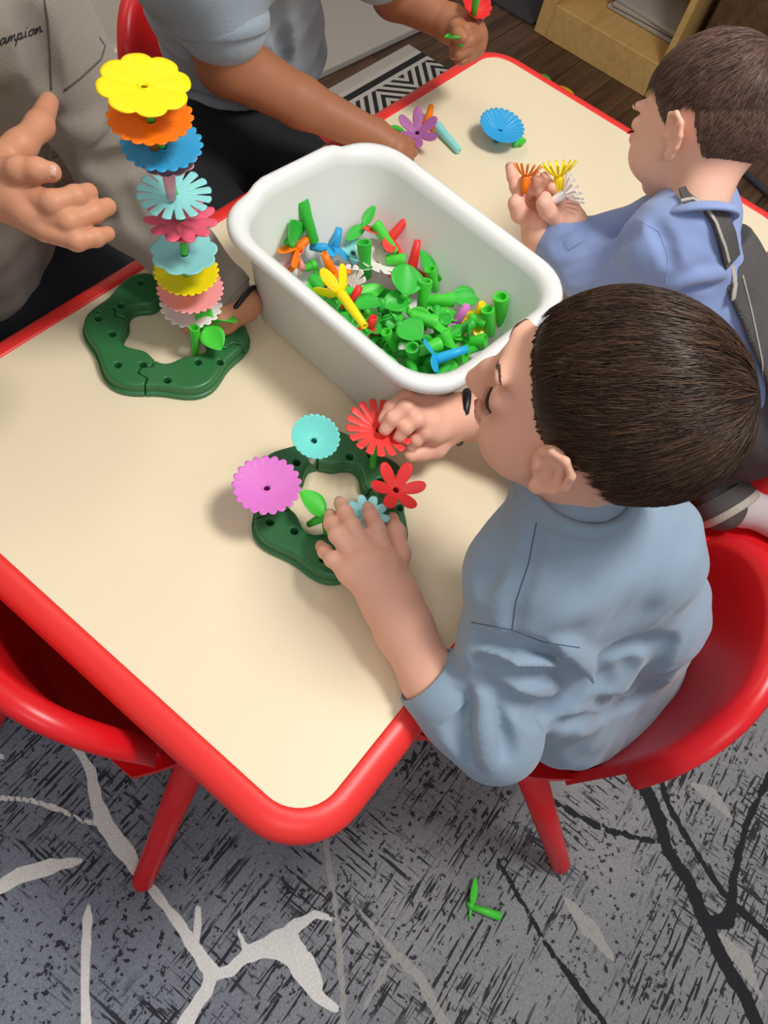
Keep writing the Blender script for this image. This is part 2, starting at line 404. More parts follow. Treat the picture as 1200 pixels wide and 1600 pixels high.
def noise(scale, det=4, sc=(1, 1, 1), rot=0, rough=.5):
    mp = N.new('ShaderNodeMapping'); mp.inputs['Scale'].default_value = sc; rr = N.new('ShaderNodeMapping'); rr.inputs['Rotation'].default_value = (0, 0, rot)
    n = N.new('ShaderNodeTexNoise'); n.inputs['Scale'].default_value = scale; n.inputs['Detail'].default_value = det; n.inputs['Roughness'].default_value = rough
    L.new(OB, rr.inputs['Vector']); L.new(rr.outputs['Vector'], mp.inputs['Vector']); L.new(mp.outputs['Vector'], n.inputs['Vector']); return n.outputs['Fac']
def attr(nm):
    a = N.new('ShaderNodeAttribute'); a.attribute_name = nm; return a.outputs['Fac']
def less(x, thr, soft=.0012):
    return nmath('DIVIDE', nmath('SUBTRACT', thr, x), soft, clamp=True)
ROT = math.radians(-2)
big = noise(3.2, 3); bluish = noise(1.6, 2)
base = nmix(nmath('MULTIPLY_ADD', big, 2.2, -.6, clamp=True), srgb('77797E'), srgb('9C9A9B'))
sx = N.new('ShaderNodeSeparateXYZ'); L.new(OB, sx.inputs[0])
leftness = nmath('MULTIPLY_ADD', nmath('SUBTRACT', sx.outputs['X'], nmath('MULTIPLY', sx.outputs['Y'], .6)), -2.0, .45, clamp=True)
base = nmix(nmath('MULTIPLY', leftness, .8), base, srgb('788092'))
fine = noise(260, 2); base = nmix(nmath('MULTIPLY_ADD', fine, 1.6, -.45, clamp=True), nmix(.28, base, (0.04, .042, .05, 1)), nmix(.16, base, (.75, .74, .74, 1)))
# broken hatching running both ways
def hatch(rot, scale, thr, gate_lo):
    line = noise(scale, 2, (.06, 1, 1), rot); brk = noise(scale * .6, 2, (.35, 1, 1), rot + .02); gate = noise(4.5, 3, (1, 1, 1), rot * 3 + 1)
    a = nmath('DIVIDE', nmath('SUBTRACT', line, thr), .025, clamp=True); c = nmath('DIVIDE', nmath('SUBTRACT', brk, .44), .03, clamp=True)
    g = nmath('DIVIDE', nmath('SUBTRACT', gate, gate_lo), .09, clamp=True); return nmath('MULTIPLY', nmath('MULTIPLY', a, c), g)
h1 = hatch(ROT, 200, .545, .42); h2 = hatch(ROT + math.pi / 2, 200, .555, .47)
spk = nmath('DIVIDE', nmath('SUBTRACT', noise(130, 2), nmath('MULTIPLY_ADD', noise(5, 2), -.25, .752)), .03, clamp=True)
hh = nmath('MAXIMUM', nmath('MAXIMUM', h1, h2), spk)
colr = nmix(nmath('MULTIPLY', hh, .92), base, srgb('26262B'))
colr = nmix(nmath('MULTIPLY', less(attr('faint'), 0.0), .75), colr, nmix(fine, srgb('9A9694'), srgb('B4B0AC')))
colr = nmix(less(nmath('ADD', attr('black'), nmath('MULTIPLY_ADD', noise(120, 2), .008, -.004)), 0.0), colr, srgb('2B2B2F'))
colr = nmix(less(attr('white'), 0.0), colr, nmix(fine, srgb('C9C6C3'), srgb('F2EFEC')))
L.new(colr, b.inputs['Base Color'])
bp = N.new('ShaderNodeBump'); bp.inputs['Strength'].default_value = .7; bp.inputs['Distance'].default_value = .003; L.new(noise(420, 2), bp.inputs['Height']); L.new(bp.outputs['Normal'], b.inputs['Normal'])
rug = mesh_obj('carpet', V2, np.concatenate([F, F2]), cm, smooth=False)
for nm, f in (('white', fw), ('faint', ff), ('black', fb)):
    a = rug.data.attributes.new(nm, 'FLOAT', 'POINT'); a.data.foreach_set('value', np.concatenate([f.ravel(), f.ravel()[per]]).astype(np.float32))
tag(rug, 'grey carpet with broken hatching and pale and black branch lines under the table', 'carpet')

# ------------------------------------------------------------------ table
def rrect(x0, x1, y0, y1, r, n=8):
    P = []
    for cx, cy, a0 in ((x1 - r, y1 - r, 0), (x0 + r, y1 - r, 90), (x0 + r, y0 + r, 180), (x1 - r, y0 + r, 270)):
        for i in range(n + 1):
            a = math.radians(a0 + 90 * i / n); P.append((cx + r * math.cos(a), cy + r * math.sin(a)))
    return P
table = empty('activity_table', (.611, .305, 0), 'low rectangular children\'s table with cream top and thick red rounded edge', 'table')
P = rrect(0, 1.222, 0, .61, .045, 10); n = len(P)
V = [(x, y, TZ) for x, y in P] + [(x, y, TZ - .026) for x, y in P]
mesh_obj('tabletop', V, [tuple(range(n)), tuple(range(2 * n - 1, n - 1, -1))] + [(i, i + n, (i + 1) % n + n, (i + 1) % n) for i in range(n)], M['cream'], table, False, True)
prof = [(0.0, .0004), (.004, .0016), (.012, .0012), (.020, -.002), (.027, -.009), (.030, -.017), (.028, -.026), (.021, -.033), (.010, -.036), (0.0, -.036)]
V = []; F = []
for k, (off, dz) in enumerate(prof): V += [(x, y, TZ + dz) for x, y in rrect(-off, 1.222 + off, -off, .61 + off, .045 + off, 10)]
m = len(prof)
for k in range(m):
    k2 = (k + 1) % m
    for i in range(n): F.append((k * n + i, k2 * n + i, k2 * n + (i + 1) % n, k * n + (i + 1) % n))
fixn(mesh_obj('edge_band', V, F, M['red_edge'], table, True, True))
for x, y in ((.13, .12), (1.09, .12), (.13, .49), (1.09, .49)):
    lg = MB().tube([(x, y, .494), (x, y, .3), (x, y, .045)], [.019, .018, .016], 16).build('leg', M['charcoal'], table, world=True)
    MB().lathe([(0, .0), (.021, .0), (.022, .01), (.021, .05), (.0, .05)], 16, (x - .611, y - .305, .0044)).build("leg_glide", M["red_plastic"], lg)

# ------------------------------------------------------------------ red stacking chair (front = +y, origin on the floor under the seat)
def make_chair(label, group, amax=66, zend=.445, ztop=.095, y0=0.0):
    t = empty('red_chair', (0, 0, 0), label, 'chair', group)
    SZ = .285
    # seat pan: rounded plate with raised sides
    V = []; F = []; nu, nv = 25, 25
    def seat(u, v, top):
        x = .172 * u; y = .165 * v; k = 1 - .10 * (abs(v) ** 3) * abs(u) ** 2; x *= k * (1 + .05 * v - .22 * max(0, -v) ** 2)
        z = SZ + .020 * abs(u) ** 3 + .012 * max(0, -v) ** 2 - .012 * max(0, v - .55) - .006 * (1 - u * u) * (1 - v * v)
        return (x, y, z if top else z - .012)
    for top in (1, 0):
        for i in range(nu):
            for j in range(nv): V.append(seat(-1 + 2 * i / (nu - 1), -1 + 2 * j / (nv - 1), top))
    q = nu * nv
    for i in range(nu - 1):
        for j in range(nv - 1):
            a = i * nv + j; F.append((a, a + nv, a + nv + 1, a + 1)); F.append((q + a, q + a + 1, q + a + nv + 1, q + a + nv))
    bd = [i * nv for i in range(nu)] + [(nu - 1) * nv + j for j in range(1, nv)] + [i * nv + nv - 1 for i in range(nu - 2, -1, -1)] + [j for j in range(nv - 2, 0, -1)]
    F += [(bd[i], bd[i - 1], bd[i - 1] + q, bd[i] + q) for i in range(len(bd))]
    autosmooth(fixn(mesh_obj('seat', V, F, M['red_plastic'], t)))
    # wrap-around back shell with a thick rolled rim
    V = []; F = []; nt = 49; secn = None
    for i in range(nt):
        a = math.radians(-amax + 2 * amax * i / (nt - 1)); c = math.cos(a)
        ex = abs(a) / math.radians(amax)
        top = zend + ztop * (1 - ex ** 2.4); bot = .272 + .012 * ex
        top = top - .03 * max(0, (ex - .86) / .14) ** 2
        dx, dy = math.sin(a), -math.cos(a)
        def pt(z, off):
            s = (z - bot) / (zend + ztop - bot); R = .158 + .034 * s + off
            yy = y0 + dy * (R + y0) ; return (dx * R * 1.07, yy, z)
        sec = []
        zs = np.linspace(bot, top - .016, 7)
        for z in zs: sec.append(pt(z, -.004))
        sec += [pt(top - .006, -.001), pt(top, .006), pt(top + .001, .016), pt(top - .005, .024), pt(top - .014, .026), pt(top - .022, .021)]
        for z in zs[::-1]: sec.append(pt(min(z, top - .025), .0085))
        secn = len(sec); V += sec
    for i in range(nt - 1):
        for j in range(secn): F.append((i * secn + j, (i + 1) * secn + j, (i + 1) * secn + (j + 1) % secn, i * secn + (j + 1) % secn))
    F += [tuple(range(secn)), tuple((nt - 1) * secn + j for j in range(secn))[::-1]]
    autosmooth(fixn(mesh_obj('backrest', V, F, M['red_plastic'], t)), .9)
    for sx_, sy_ in ((1, 1), (-1, 1), (1, -1), (-1, -1)):
        top = np.array([sx_ * .13, sy_ * .055 - .01, SZ - .004]); foot = np.array([sx_ * .165, sy_ * (.235 if sy_ < 0 else .19), 0.0125])
        MB().tube([top, top * .5 + foot * .5, foot + (top - foot) * .02, foot], [.022, .0185, .0155, .013], 14).build('leg', M['red_plastic'], t)
    return t
def put(o, x, y, rz, z=0.0): o.location = (x, y, z); o.rotation_euler = (0, 0, math.radians(rz)); return o
chA = make_chair('red plastic chair under the boy in blue-grey sweatshirt, at the near right', 'red chairs around the table', 52, .50, .10, -.06)
put(chA, .40, -.065, 14)
chL = make_chair('empty red plastic chair tucked under the near left end of the table', 'red chairs around the table', 42)
put(chL, .112, .308, -90)
chB = copy_tree(chL); chB['label'] = 'red plastic chair under the boy in black denim dungarees'; put(chB, .86, -.17, 6)
chM = copy_tree(chL); chM['label'] = 'red plastic chair behind the child in pale blue polo, its back beside the wall'; put(chM, .875, .90, 184)

# ------------------------------------------------------------------ white dish tub
TUBC = np.array([.508, .3275])
def ring_pts(hx, hy, r, n=10): return rrect(-hx, hx, -hy, hy, r, n)
tub = empty('plastic_tub', (TUBC[0] + .0135, TUBC[1] - .001, TZ + .0008), 'white plastic dish tub full of green toy stems in the middle of the table', 'tub'); tub.rotation_euler = (0, 0, math.radians(-5))
H = .14
prof = [(.099, .135, .045, .0025), (.101, .137, .045, 0.0), (.104, .140, .046, .001), (.108, .144, .047, .006), (.122, .158, .052, H - .020), (.123, .159, .052, H - .018),
        (.124, .160, .052, H - .006), (.129, .165, .055, H - .0055), (.1385, .1735, .060, H - .010), (.1395, .1745, .060, H - .012), (.141, .176, .061, H - .011), (.1415, .1765, .061, H - .006), (.139, .174, .060, H - .001), (.134, .169, .058, H + .001), (.128, .163, .055, H - .001),
        (.121, .157, .052, H - .006), (.119, .155, .051, H - .018), (.105, .141, .045, .010), (.100, .136, .043, .0045), (.094, .130, .040, .0035)]
V = []; F = []; n = len(ring_pts(.1, .1, .04))
for hx, hy, r, z in prof:                                        # the rim rises in a soft wave at the two short ends (grips)
    for x, y in ring_pts(hx, hy, r):
        V.append((x, y, z))
def densify(P, n=12):
    out = []
    for (x0_, y0_), (x1_, y1_) in zip(P, P[1:] + P[:1]):
        L_ = math.hypot(x1_ - x0_, y1_ - y0_); k = max(1, int(L_ / .012))
        for i in range(k): out.append((x0_ + (x1_ - x0_) * i / k, y0_ + (y1_ - y0_) * i / k))
    return out
V = []
base_ = ring_pts(.13, .165, .055); nd_ = [max(1, int(math.hypot(b_[0] - a[0], b_[1] - a[1]) / .012)) for a, b_ in zip(base_, base_[1:] + base_[:1])]
for hx, hy, r, z in prof:
    Q_ = ring_pts(hx, hy, r)
    for (a, b_), k in zip(zip(Q_, Q_[1:] + Q_[:1]), nd_):
        for i in range(k):
            x, y = a[0] + (b_[0] - a[0]) * i / k, a[1] + (b_[1] - a[1]) * i / k
            g = max(0, min(1, (.085 - abs(x)) / .03)); g = g * g * (3 - 2 * g) * (1 if abs(y) > .11 else 0) * max(0, min(1, (z - .05) / .06))
            V.append((x, y + math.copysign(.005 * g, y), z + .009 * g))
n = sum(nd_)
for k in range(len(prof) - 1):
    for i in range(n): F.append((k * n + i, k * n + (i + 1) % n, (k + 1) * n + (i + 1) % n, (k + 1) * n + i))
F += [tuple(range(n))[::-1], tuple((len(prof) - 1) * n + i for i in range(n))]
fixn(mesh_obj('basin', V, F, M['tub'], tub))
FLOORT = TZ + .0035

# ------------------------------------------------------------------ wreath bases (real holes, four jigsaw sections)
def wreath(cx, cy, R, rot, label, lobes=6, la=.07, holes=12, seed=0):
    t = empty('ring_base', (cx, cy, TZ), label, 'toy base', 'green ring bases on the table')
    h = .0011; HT = .019; e = R * 1.14
    base = Field((-e, -e, -.003), (e, e, HT + .004), h)
    X, Y, Z = base.ax[0][:, None, None], base.ax[1][None, :, None], base.ax[2][None, None, :]
    A = np.arctan2(Y, X) - math.radians(rot); RR = np.hypot(X, Y); ro = R * (1 + la * np.cos(lobes * A) + .02 * np.sin(2 * A + seed)); ri = R * .545 * (1 + .09 * np.cos(lobes * A + math.pi) + .05 * np.sin(3 * A + seed))
    d2 = np.maximum(RR - ro, ri - RR) * .93
    rd = .0045; zc = np.abs(Z - HT / 2) - HT / 2
    q1 = np.maximum(d2 + rd, 0); q2 = np.maximum(zc + rd, 0); D = np.sqrt(q1 ** 2 + q2 ** 2) + np.minimum(np.maximum(d2 + rd, zc + rd), 0) - rd
    # skirt: lower foot sticks out beyond a stepped shoulder
    d3 = d2 + .0; foot = np.maximum(np.maximum(RR - ro - .003, ri - .002 - RR), np.abs(Z - .003) - .003); D = np.minimum(D, foot)
    rm = (ro + ri) / 2
    for k in range(holes):
        a = 2 * math.pi * (k + .5) / holes + math.radians(rot) + .1 * math.sin(k * 2.3); rr = R * (.78 + .09 * (-1) ** k)
        D = np.maximum(D, -np.maximum(np.hypot(X - rr * math.cos(a), Y - rr * math.sin(a)) - .0042, .006 - Z))
    # jigsaw seams: radial cuts with an S-shaped sideways step
    uu = (RR - ri) / (ro - ri); wig = .085 * np.tanh((uu - .36) * 22) - .17 * np.tanh((uu - .66) * 22) * .5
    AW = np.arctan2(Y, X) - math.radians(rot + 20) + wig
    for k in range(4):
        d_ = (AW - (k + .5) * math.pi / 2 + math.pi) % (2 * math.pi) - math.pi
        s0 = (np.abs(d_) - math.pi / 4) * RR + .0007; s1 = s0; sel = 0 * s0 - 9
        f = Field((-e, -e, -.003), (e, e, HT + .004), h); f.F = np.maximum(np.maximum(np.maximum(D, s0), s1), sel * np.ones_like(D)).astype(np.float32)
        v, q = f.mesh(); v, q = relax(v, q, 1, .5); mesh_obj('ring_section', v, q, M['green_dark'], t)
    return t
w1 = at(262, 520, .53); w2 = at(519, 785, .53)
wreath(w1[0] + .0, w1[1], .093, 10, 'dark green plastic ring base under the tall flower tower', 6, .06, 14, 1.0)
wreath(w2[0], w2[1], .088, 40, 'dark green plastic ring base the boy is planting flowers in', 6, .065, 14, 2.0)
WT = TZ + .019

# ------------------------------------------------------------------ flowers
def flower_mesh(R, n, style, cup=.25, seed=0):
    """petal disc with thickness; returns V,F. z up = face; centre hole r0"""
    r0 = .0042; th = .0011; npp = {'slit': 12, 'long': 12, 'petal6': 14, 'petal8': 12, 'round8': 14}.get(style, 8); NA = n * npp; NR = 12; V = []; F = []
    for side in (0, 1):
        for j in range(NR + 1):
            s = j / NR
            for i in range(NA):
                a = 2 * math.pi * i / NA; ph = (i % npp) / npp; c = 1 - math.sin(math.pi * ph)            # 1 at valley, 0 at petal centre
                if style == 'scallop': ro = 1 - .12 * c ** 1.2; rid = .02 * (1 - c)
                elif style == 'saw': ro = 1 - .10 * c ** 1.2; rid = .02 * (1 - c)
                elif style == 'pleat': ro = 1 - .07 * c ** 1.5; rid = .05 * (1 - c)
                elif style == 'slit': ro = 1 - .07 * c - .36 * min(1, max(0, c - .56) / .20) ** .7; rid = .02 * (1 - c)
                elif style == 'long': ro = 1 - .05 * c - .68 * min(1, max(0, c - .22) / .22) ** .7; rid = .02 * (1 - c)
                elif style == 'petal6': ro = 1 - .66 * c ** 1.15; rid = .10 * (1 - c)
                elif style == 'petal8': ro = 1 - .34 * c ** 1.3; rid = .06 * (1 - c)
                elif style == 'round8': ro = 1 - .13 * c ** 1.6; rid = .018 * (1 - c)
                r = r0 + (R * ro - r0) * s
                z = R * cup * (((r / R) if style in ('slit', 'long', 'petal6', 'petal8') else s) ** 1.6) + R * rid * math.sin(min(1, s * 1.1) * math.pi * .5) * (1 if style != 'round8' else 1.2 * math.sin(math.pi * s) ** .5)
                V.append((r * math.cos(a), r * math.sin(a), z - (th if side else 0)))
    q = (NR + 1) * NA
    for j in range(NR):
        for i in range(NA):
            a, b_ = j * NA + i, j * NA + (i + 1) % NA
            F.append((a, b_, b_ + NA, a + NA)); F.append((q + a, q + a + NA, q + b_ + NA, q + b_))
    for i in range(NA):
        i2 = (i + 1) % NA
        F.append((NR * NA + i, NR * NA + i2, q + NR * NA + i2, q + NR * NA + i)); F.append((i, q + i, q + i2, i2))
    return V, F
FM = {}
def flower(label, R, n, style, m, loc, axis=(0, 0, 1), spin=0, cup=.22, spike=.028, group='toy flowers', name='toy_flower'):
    t = empty(name, (0, 0, 0), label, 'toy flower', group)
    key = (R, n, style, cup)
    if key not in FM: FM[key] = flower_mesh(R, n, style, cup)
    V, F = FM[key]; mesh_obj('petals', V, F, M[m], t)
    MB().lathe([(.0032, -.002), (.0046, .0012), (.0058, .0004), (.0066, -.003), (.0058, -spike * .5), (.0045, -spike), (.0030, -spike), (.0032, -.010), (.0030, -.009), (0, -.009)], 16).build('socket', M[m], t)
    return place(t, loc, axis, spin)
G = 'flowers stacked in the tower'
def tower(x, y, z, *a, ax=(0, 0, 1), **k): return flower(*a, loc=tuple(at(x, y, z)), axis=ax, group=G, **k)
tower(299, 480, .566, 'white scalloped flower, lowest flower of the tower', .037, 20, 'scallop', 'white', ax=(-.05, .0, 1), cup=.12)
tower(298, 456, .596, 'light pink saw-edged flower in the tower between yellow and white ones', .0385, 28, 'saw', 'pink', ax=(-.08, .0, 1), cup=.16)
tower(292, 430, .624, 'yellow saw-edged flower low in the tower under the round teal one', .0365, 26, 'saw', 'yellow', ax=(-.08, .0, 1), cup=.18)
tower(288, 398, .658, 'round-lobed teal flower in the lower half of the tower', .0365, 9, 'scallop', 'teal', ax=(-.05, .05, 1), cup=.12)
tower(286, 362, .684, 'small pale pink cup flower under the red daisy in the tower', .0235, 10, 'scallop', 'palepink', ax=(-.08, .0, 1), cup=.35)
tower(283, 343, .704, 'rose red daisy with rounded petals in the middle of the tower', .0375, 11, 'petal8', 'pinkrose', ax=(-.02, .02, 1), cup=.02)
tower(272, 303, .735, 'teal daisy with long slit petals in the upper middle of the tower', .0375, 16, 'slit', 'teal', ax=(-.05, .0, 1), cup=.02)
tower(262, 262, .775, 'pale pink cup flower between blue flower and teal daisy in the tower', .0285, 12, 'scallop', 'palepink', ax=(-.06, .0, 1), cup=.45, spike=.036)
tower(254, 230, .797, 'blue scalloped flower third from the top of the tower', .0375, 20, 'scallop', 'blue', ax=(-.08, .0, 1), cup=.10)
tower(236, 190, .824, 'orange saw-edged flower second from the top of the tower', .038, 20, 'saw', 'orange', ax=(-.08, .0, 1), cup=.14)
tower(225, 134, .853, 'bright yellow eight-lobed flower at the very top of the tower', .040, 8, 'round8', 'yellow', ax=(-.07, -.05, 1), cup=.04)

def stem(label, pts, r, m, group, name='toy_peg'):
    """tapered hollow stem; lowest point first"""
    t = MB(); p0, p1 = np.array(pts[0], float), np.array(pts[-1], float); d = p1 - p0; L_ = np.linalg.norm(d); 
    prof_ = [(0, 0.0), (r * .72, 0), (r * .86, .002), (r, L_ * .6), (r * 1.22, L_ - .006), (r * 1.22, L_), (r * .85, L_), (r * .7, L_ - .008), (0, L_ - .008)]
    t.lathe(prof_, 14); o = t.build(name, M[m], None); autosmooth(fixn(o), .8); place(o, p0, d); return tag(o, label, 'toy peg', group)
def leafblade(L_, W_, curl=.25):
    V = []; F = []; nu, nv = 14, 6
    for side in (0, 1):
        for i in range(nu + 1):
            u = i / nu; wd = W_ * (math.sin(math.pi * min(1, u ** .85)) ** .8) * .5 + (.0012 if u < .98 else .0002)
            for j in range(nv + 1):
                v = -1 + 2 * j / nv
                V.append((u * L_, v * wd, curl * L_ * u * u * .5 + wd * .35 * v * v - (.0011 if side else 0)))
    q = (nu + 1) * (nv + 1)
    for i in range(nu):
        for j in range(nv):
            a = i * (nv + 1) + j; F.append((a, a + nv + 1, a + nv + 2, a + 1)); F.append((q + a, q + a + 1, q + a + nv + 2, q + a + nv + 1))
    for i in range(nu):
        for j in (0, nv):
            a = i * (nv + 1) + j; F.append((a, a + nv + 1, q + a + nv + 1, q + a))
    for j in range(nv):
        for i in (0, nu):
            a = i * (nv + 1) + j; F.append((a, a + 1, q + a + 1, q + a))
    return V, F
def leafpiece(label, base, tip, W_, m, group, roll=0.0, two=True, stemlen=.022, L2=None, name='toy_leaf'):
    """leaf clip: short socket tube at the base carrying one or two blades"""
    base = np.array(base, float); tip = np.array(tip, float); d = tip - base; L_ = np.linalg.norm(d)
    t = empty(name, (0, 0, 0), label, 'toy leaf', group)
    x = Vector(d).normalized(); up = Vector((0, 0, 1)); y = up.cross(x)
    if y.length < .1: y = Vector((0, 1, 0))
    y.normalize(); z = x.cross(y); Rm = Matrix((x, y, z)).transposed() @ Matrix.Rotation(roll, 3, 'X')
    t.rotation_mode = 'QUATERNION'; t.rotation_quaternion = Rm.to_quaternion(); t.location = base
    V, F = leafblade(L_, W_, .12); fixn(mesh_obj('blade', V, F, M[m], t))
    if two:
        V, F = leafblade(L2 or L_ * .8, W_ * .8, .35); V = [(-a * .75 + b_ * .2, b_ * .9 + a * .35, c + a * .1) for a, b_, c in V]; fixn(mesh_obj('blade', V, F, M[m], t))
    s_ = MB().tube([(-.002, 0, .002), (.002, 0, -stemlen * .5), (.004, 0, -stemlen)], [.0042, .0048, .0036], 12); s_.build('clip', M[m], t)
    return t

# tower foot: short stems and leaves
leafpiece('bright green leaf clip low on the tower, pointing at the viewer side of the ring', at(322, 512, .562), at(346, 548, .556), .027, 'green', 'leaves at the foot of the tower', .25, True, .02, .03)
leafpiece('bright green leaf behind the tower foot, pointing at the tub', at(338, 500, .560), at(370, 505, .568), .022, 'green', 'leaves at the foot of the tower', -.5, False, .018)
stem('green stem piece standing in the ring at the front of the tower foot', [at(305, 553, WT - .008), at(304, 512, .575)], .0052, 'green', 'stems of the tower')
stem('green core stem carrying the flower tower', [at(303, 527, WT - .01), at(299, 484, .566)], .0062, 'green', 'stems of the tower')
for i, (a, b_) in enumerate([((299, 480, .568), (298, 456, .594)), ((298, 456, .598), (292, 430, .622)), ((292, 430, .627), (288, 398, .656)), ((288, 398, .661), (286, 362, .682)), ((286, 362, .686), (283, 343, .702)), ((283, 343, .707), (272, 303, .733)), ((272, 303, .739), (262, 262, .773)), ((254, 230, .800), (236, 190, .822)), ((236, 190, .827), (226, 140, .843))]):
    stem('hidden green connector between two flowers of the tower', [at(*a), at(*b_)], .0042, 'green', 'connectors inside the tower')

# flowers in the second ring
G2 = 'flowers planted in the near ring'
def planted(x, y, z, *a, ax=(0, 0, 1), **k):
    p = at(x, y, z); f = flower(*a, loc=tuple(p), axis=ax, group=G2, **k); return p
p = planted(417, 762, .574, 'large pink-violet scalloped flower at the left of the near ring', .0365, 21, 'scallop', 'magenta', ax=(-.05, .05, 1), cup=.16)
stem('green stem under the pink-violet flower', [(p[0] + .008, p[1] - .008, WT - .008), p + [0, 0, -.026]], .004, 'green', 'stems in the near ring')
p = planted(491, 688, .588, 'small teal pleated flower on the far side of the near ring', .0265, 24, 'pleat', 'tealdeep', ax=(-.1, -.18, 1), cup=.38)
stem('pale stem under the small teal pleated flower', [at(487, 722, WT - .006), p + [0, 0, -.02]], .0045, 'white', 'stems in the near ring')
p = planted(592, 672, .592, 'coral red daisy with slit petals under the boy\'s far hand', .0375, 17, 'slit', 'coral', ax=(-.02, -.05, 1), cup=.14)
stem('green stem under the coral red daisy', [(p[0] - .012, p[1] - .012, WT - .008), p + [0, 0, -.026]], .004, 'green', 'stems in the near ring')
p = planted(619, 765, .578, 'scarlet six-petalled flower at the right of the near ring', .0305, 6, 'petal6', 'scarlet', ax=(-.05, -.1, 1), cup=.30, spin=.2)
stem('red stem under the scarlet six-petalled flower', [at(612, 784, WT - .006), p + [0, 0, -.026]], .0045, 'scarlet', 'stems in the near ring')
p = planted(574, 805, .574, 'pale turquoise eight-petalled flower held under the boy\'s near hand', .0235, 9, 'petal8', 'pale', ax=(0, -.05, 1), cup=.10)
stem('green stem under the pale turquoise flower', [(p[0], p[1] - .004, WT - .008), p + [0, 0, -.026]], .004, 'green', 'stems in the near ring')
leafpiece('green leaf on a stem sticking into the middle of the near ring', at(507, 806, .562), at(468, 768, .574), .024, 'green', 'leaves in the near ring', .2, False, .03)
stem('green stem holding the single leaf in the near ring', [at(510, 838, WT - .006), at(507, 806, .566)], .0035, 'green', 'stems in the near ring')

# loose toys at the far end of the table
flower('large blue pleated flower lying on its own at the far end of the table', .0375, 24, 'pleat', 'blue', tuple(at(782, 203, TZ + .024)), (-.10, -.10, 1), 0, .22, .022, 'loose toys at the far end')
leafpiece('green leaf tip showing under the blue flower at the far end', at(805, 225, TZ + .006), at(820, 218, TZ + .006), .016, 'green', 'loose toys at the far end', 0, False, .003)
flower('purple six-petalled flower lying tilted beside the tub rim', .034, 6, 'petal6', 'purple', tuple(at(652, 207, TZ + .028)), (-.35, -.15, .9), .3, .32, .026, 'loose toys at the far end')
flower('orange trumpet flower lying on its side behind the purple flower', .016, 6, 'petal6', 'orange', tuple(at(668, 192, TZ + .015)), at(662, 222, TZ + .01) - at(676, 158, TZ + .02), 0, .9, .040, 'loose toys at the far end')
stem('pale teal cone-shaped stem lying beside the purple flower', [at(717, 236, TZ + .006), at(682, 196, TZ + .009)], .0068, 'teal', 'loose toys at the far end')
leafpiece('green leaf lying by the table edge behind the tub', at(632, 212, TZ + .012), at(603, 200, TZ + .012), .022, 'green', 'loose toys at the far end', .1, False, .006)

# ------------------------------------------------------------------ toys in the tub
def tp(cx, cy, z): return at(400 + cx / 2.857, 290 + cy / 2.857, z)
TB = TZ + .012
GS = 'green stems in the tub'; GL = 'green leaves in the tub'; GF = 'small flowers in the tub'
def S_(label, a, za, b_, zb, r=.0058): stem(label, [tp(*a, za + .008), tp(*b_, zb + .008)], r * 1.22, 'green' if (a[0] + b_[1]) % 3 else 'greend', GS)
S_('tall green stem leaning on the far left wall of the tub', (262, 255), TB + .04, (202, 68), TB + .085, .0062)
S_('upright green stem in the middle left of the tub, tip beside the blue flowers', (492, 412), TB + .012, (482, 252), TB + .06, .0066)
S_('long green stem across the red flower in the tub', (622, 300), TB + .03, (530, 168), TB + .055)
S_('short green stem lying under the red flower in the tub', (578, 330), TB + .03, (664, 332), TB + .032)
S_('short green stem standing behind the red spikes in the tub', (672, 292), TB + .01, (670, 180), TB + .045, .0045)
S_('thick green stem standing in the middle of the tub', (738, 562), TB + .015, (756, 425), TB + .055, .0064)
S_('green stem lying flat right of the middle of the tub, pointing at the right leaf', (760, 510), TB + .03, (885, 510), TB + .036, .0064)
S_('green stem lying slantwise below the middle of the tub', (688, 575), TB + .035, (805, 612), TB + .032, .0064)
S_('green stem behind the standing stem in the middle of the tub', (802, 470), TB + .01, (778, 372), TB + .04)
S_('thick green stem lying towards the near rim of the tub', (880, 745), TB + .02, (832, 655), TB + .035, .0066)
S_('green stem standing at the near rim of the tub left of the blue flower', (712, 800), TB + .01, (697, 722), TB + .045, .006)
S_('green stem lying across the near rim end of the tub above the blue flower', (712, 745), TB + .035, (822, 705), TB + .04, .006)
S_('tall green stem standing at the right end of the tub', (1096, 628), TB + .015, (1094, 495), TB + .065, .0066)
S_('short green stem over the yellow flower at the right end of the tub', (950, 590), TB + .03, (1022, 612), TB + .03, .0062)
S_('green stem by the right wall of the tub, pointing up', (1046, 668), TB + .01, (1034, 552), TB + .05, .006)
S_('thin green stem at the lower left of the heap', (622, 738), TB + .01, (582, 652), TB + .04, .0048)
S_('green stem beside the right near corner of the tub', (925, 700), TB + .015, (1025, 690), TB + .03, .006)
S_('small green stem under the orange flower in the tub', (215, 372), TB + .01, (268, 350), TB + .014, .005)
def L_(label, a, za, b_, zb, W_, roll=0, two=False): leafpiece(label, tp(*a, za + .008), tp(*b_, zb + .008), W_ * 1.2, 'green' if b_[0] % 2 else 'greend', GL, roll, two, .014)
L_('broad green leaf standing in the far left corner of the tub', (165, 262), TB + .045, (150, 152), TB + .075, .034, .5)
L_('narrow green leaf on top of the heap near the far wall of the tub', (478, 178), TB + .045, (530, 92), TB + .06, .010, .2)
L_('narrow green leaf pointing at the blue flowers in the tub', (478, 180), TB + .045, (402, 250), TB + .04, .011, -.2)
L_('green leaf reaching towards the right wall of the tub', (822, 408), TB + .02, (916, 308), TB + .05, .019, .3)
L_('dark green leaf lying at the right of the tub, tip to the right wall', (872, 502), TB + .036, (992, 500), TB + .03, .022, .3)
L_('broad green leaf tip-up in the middle of the heap below the red spike', (665, 490), TB + .045, (668, 352), TB + .058, .036, .2)
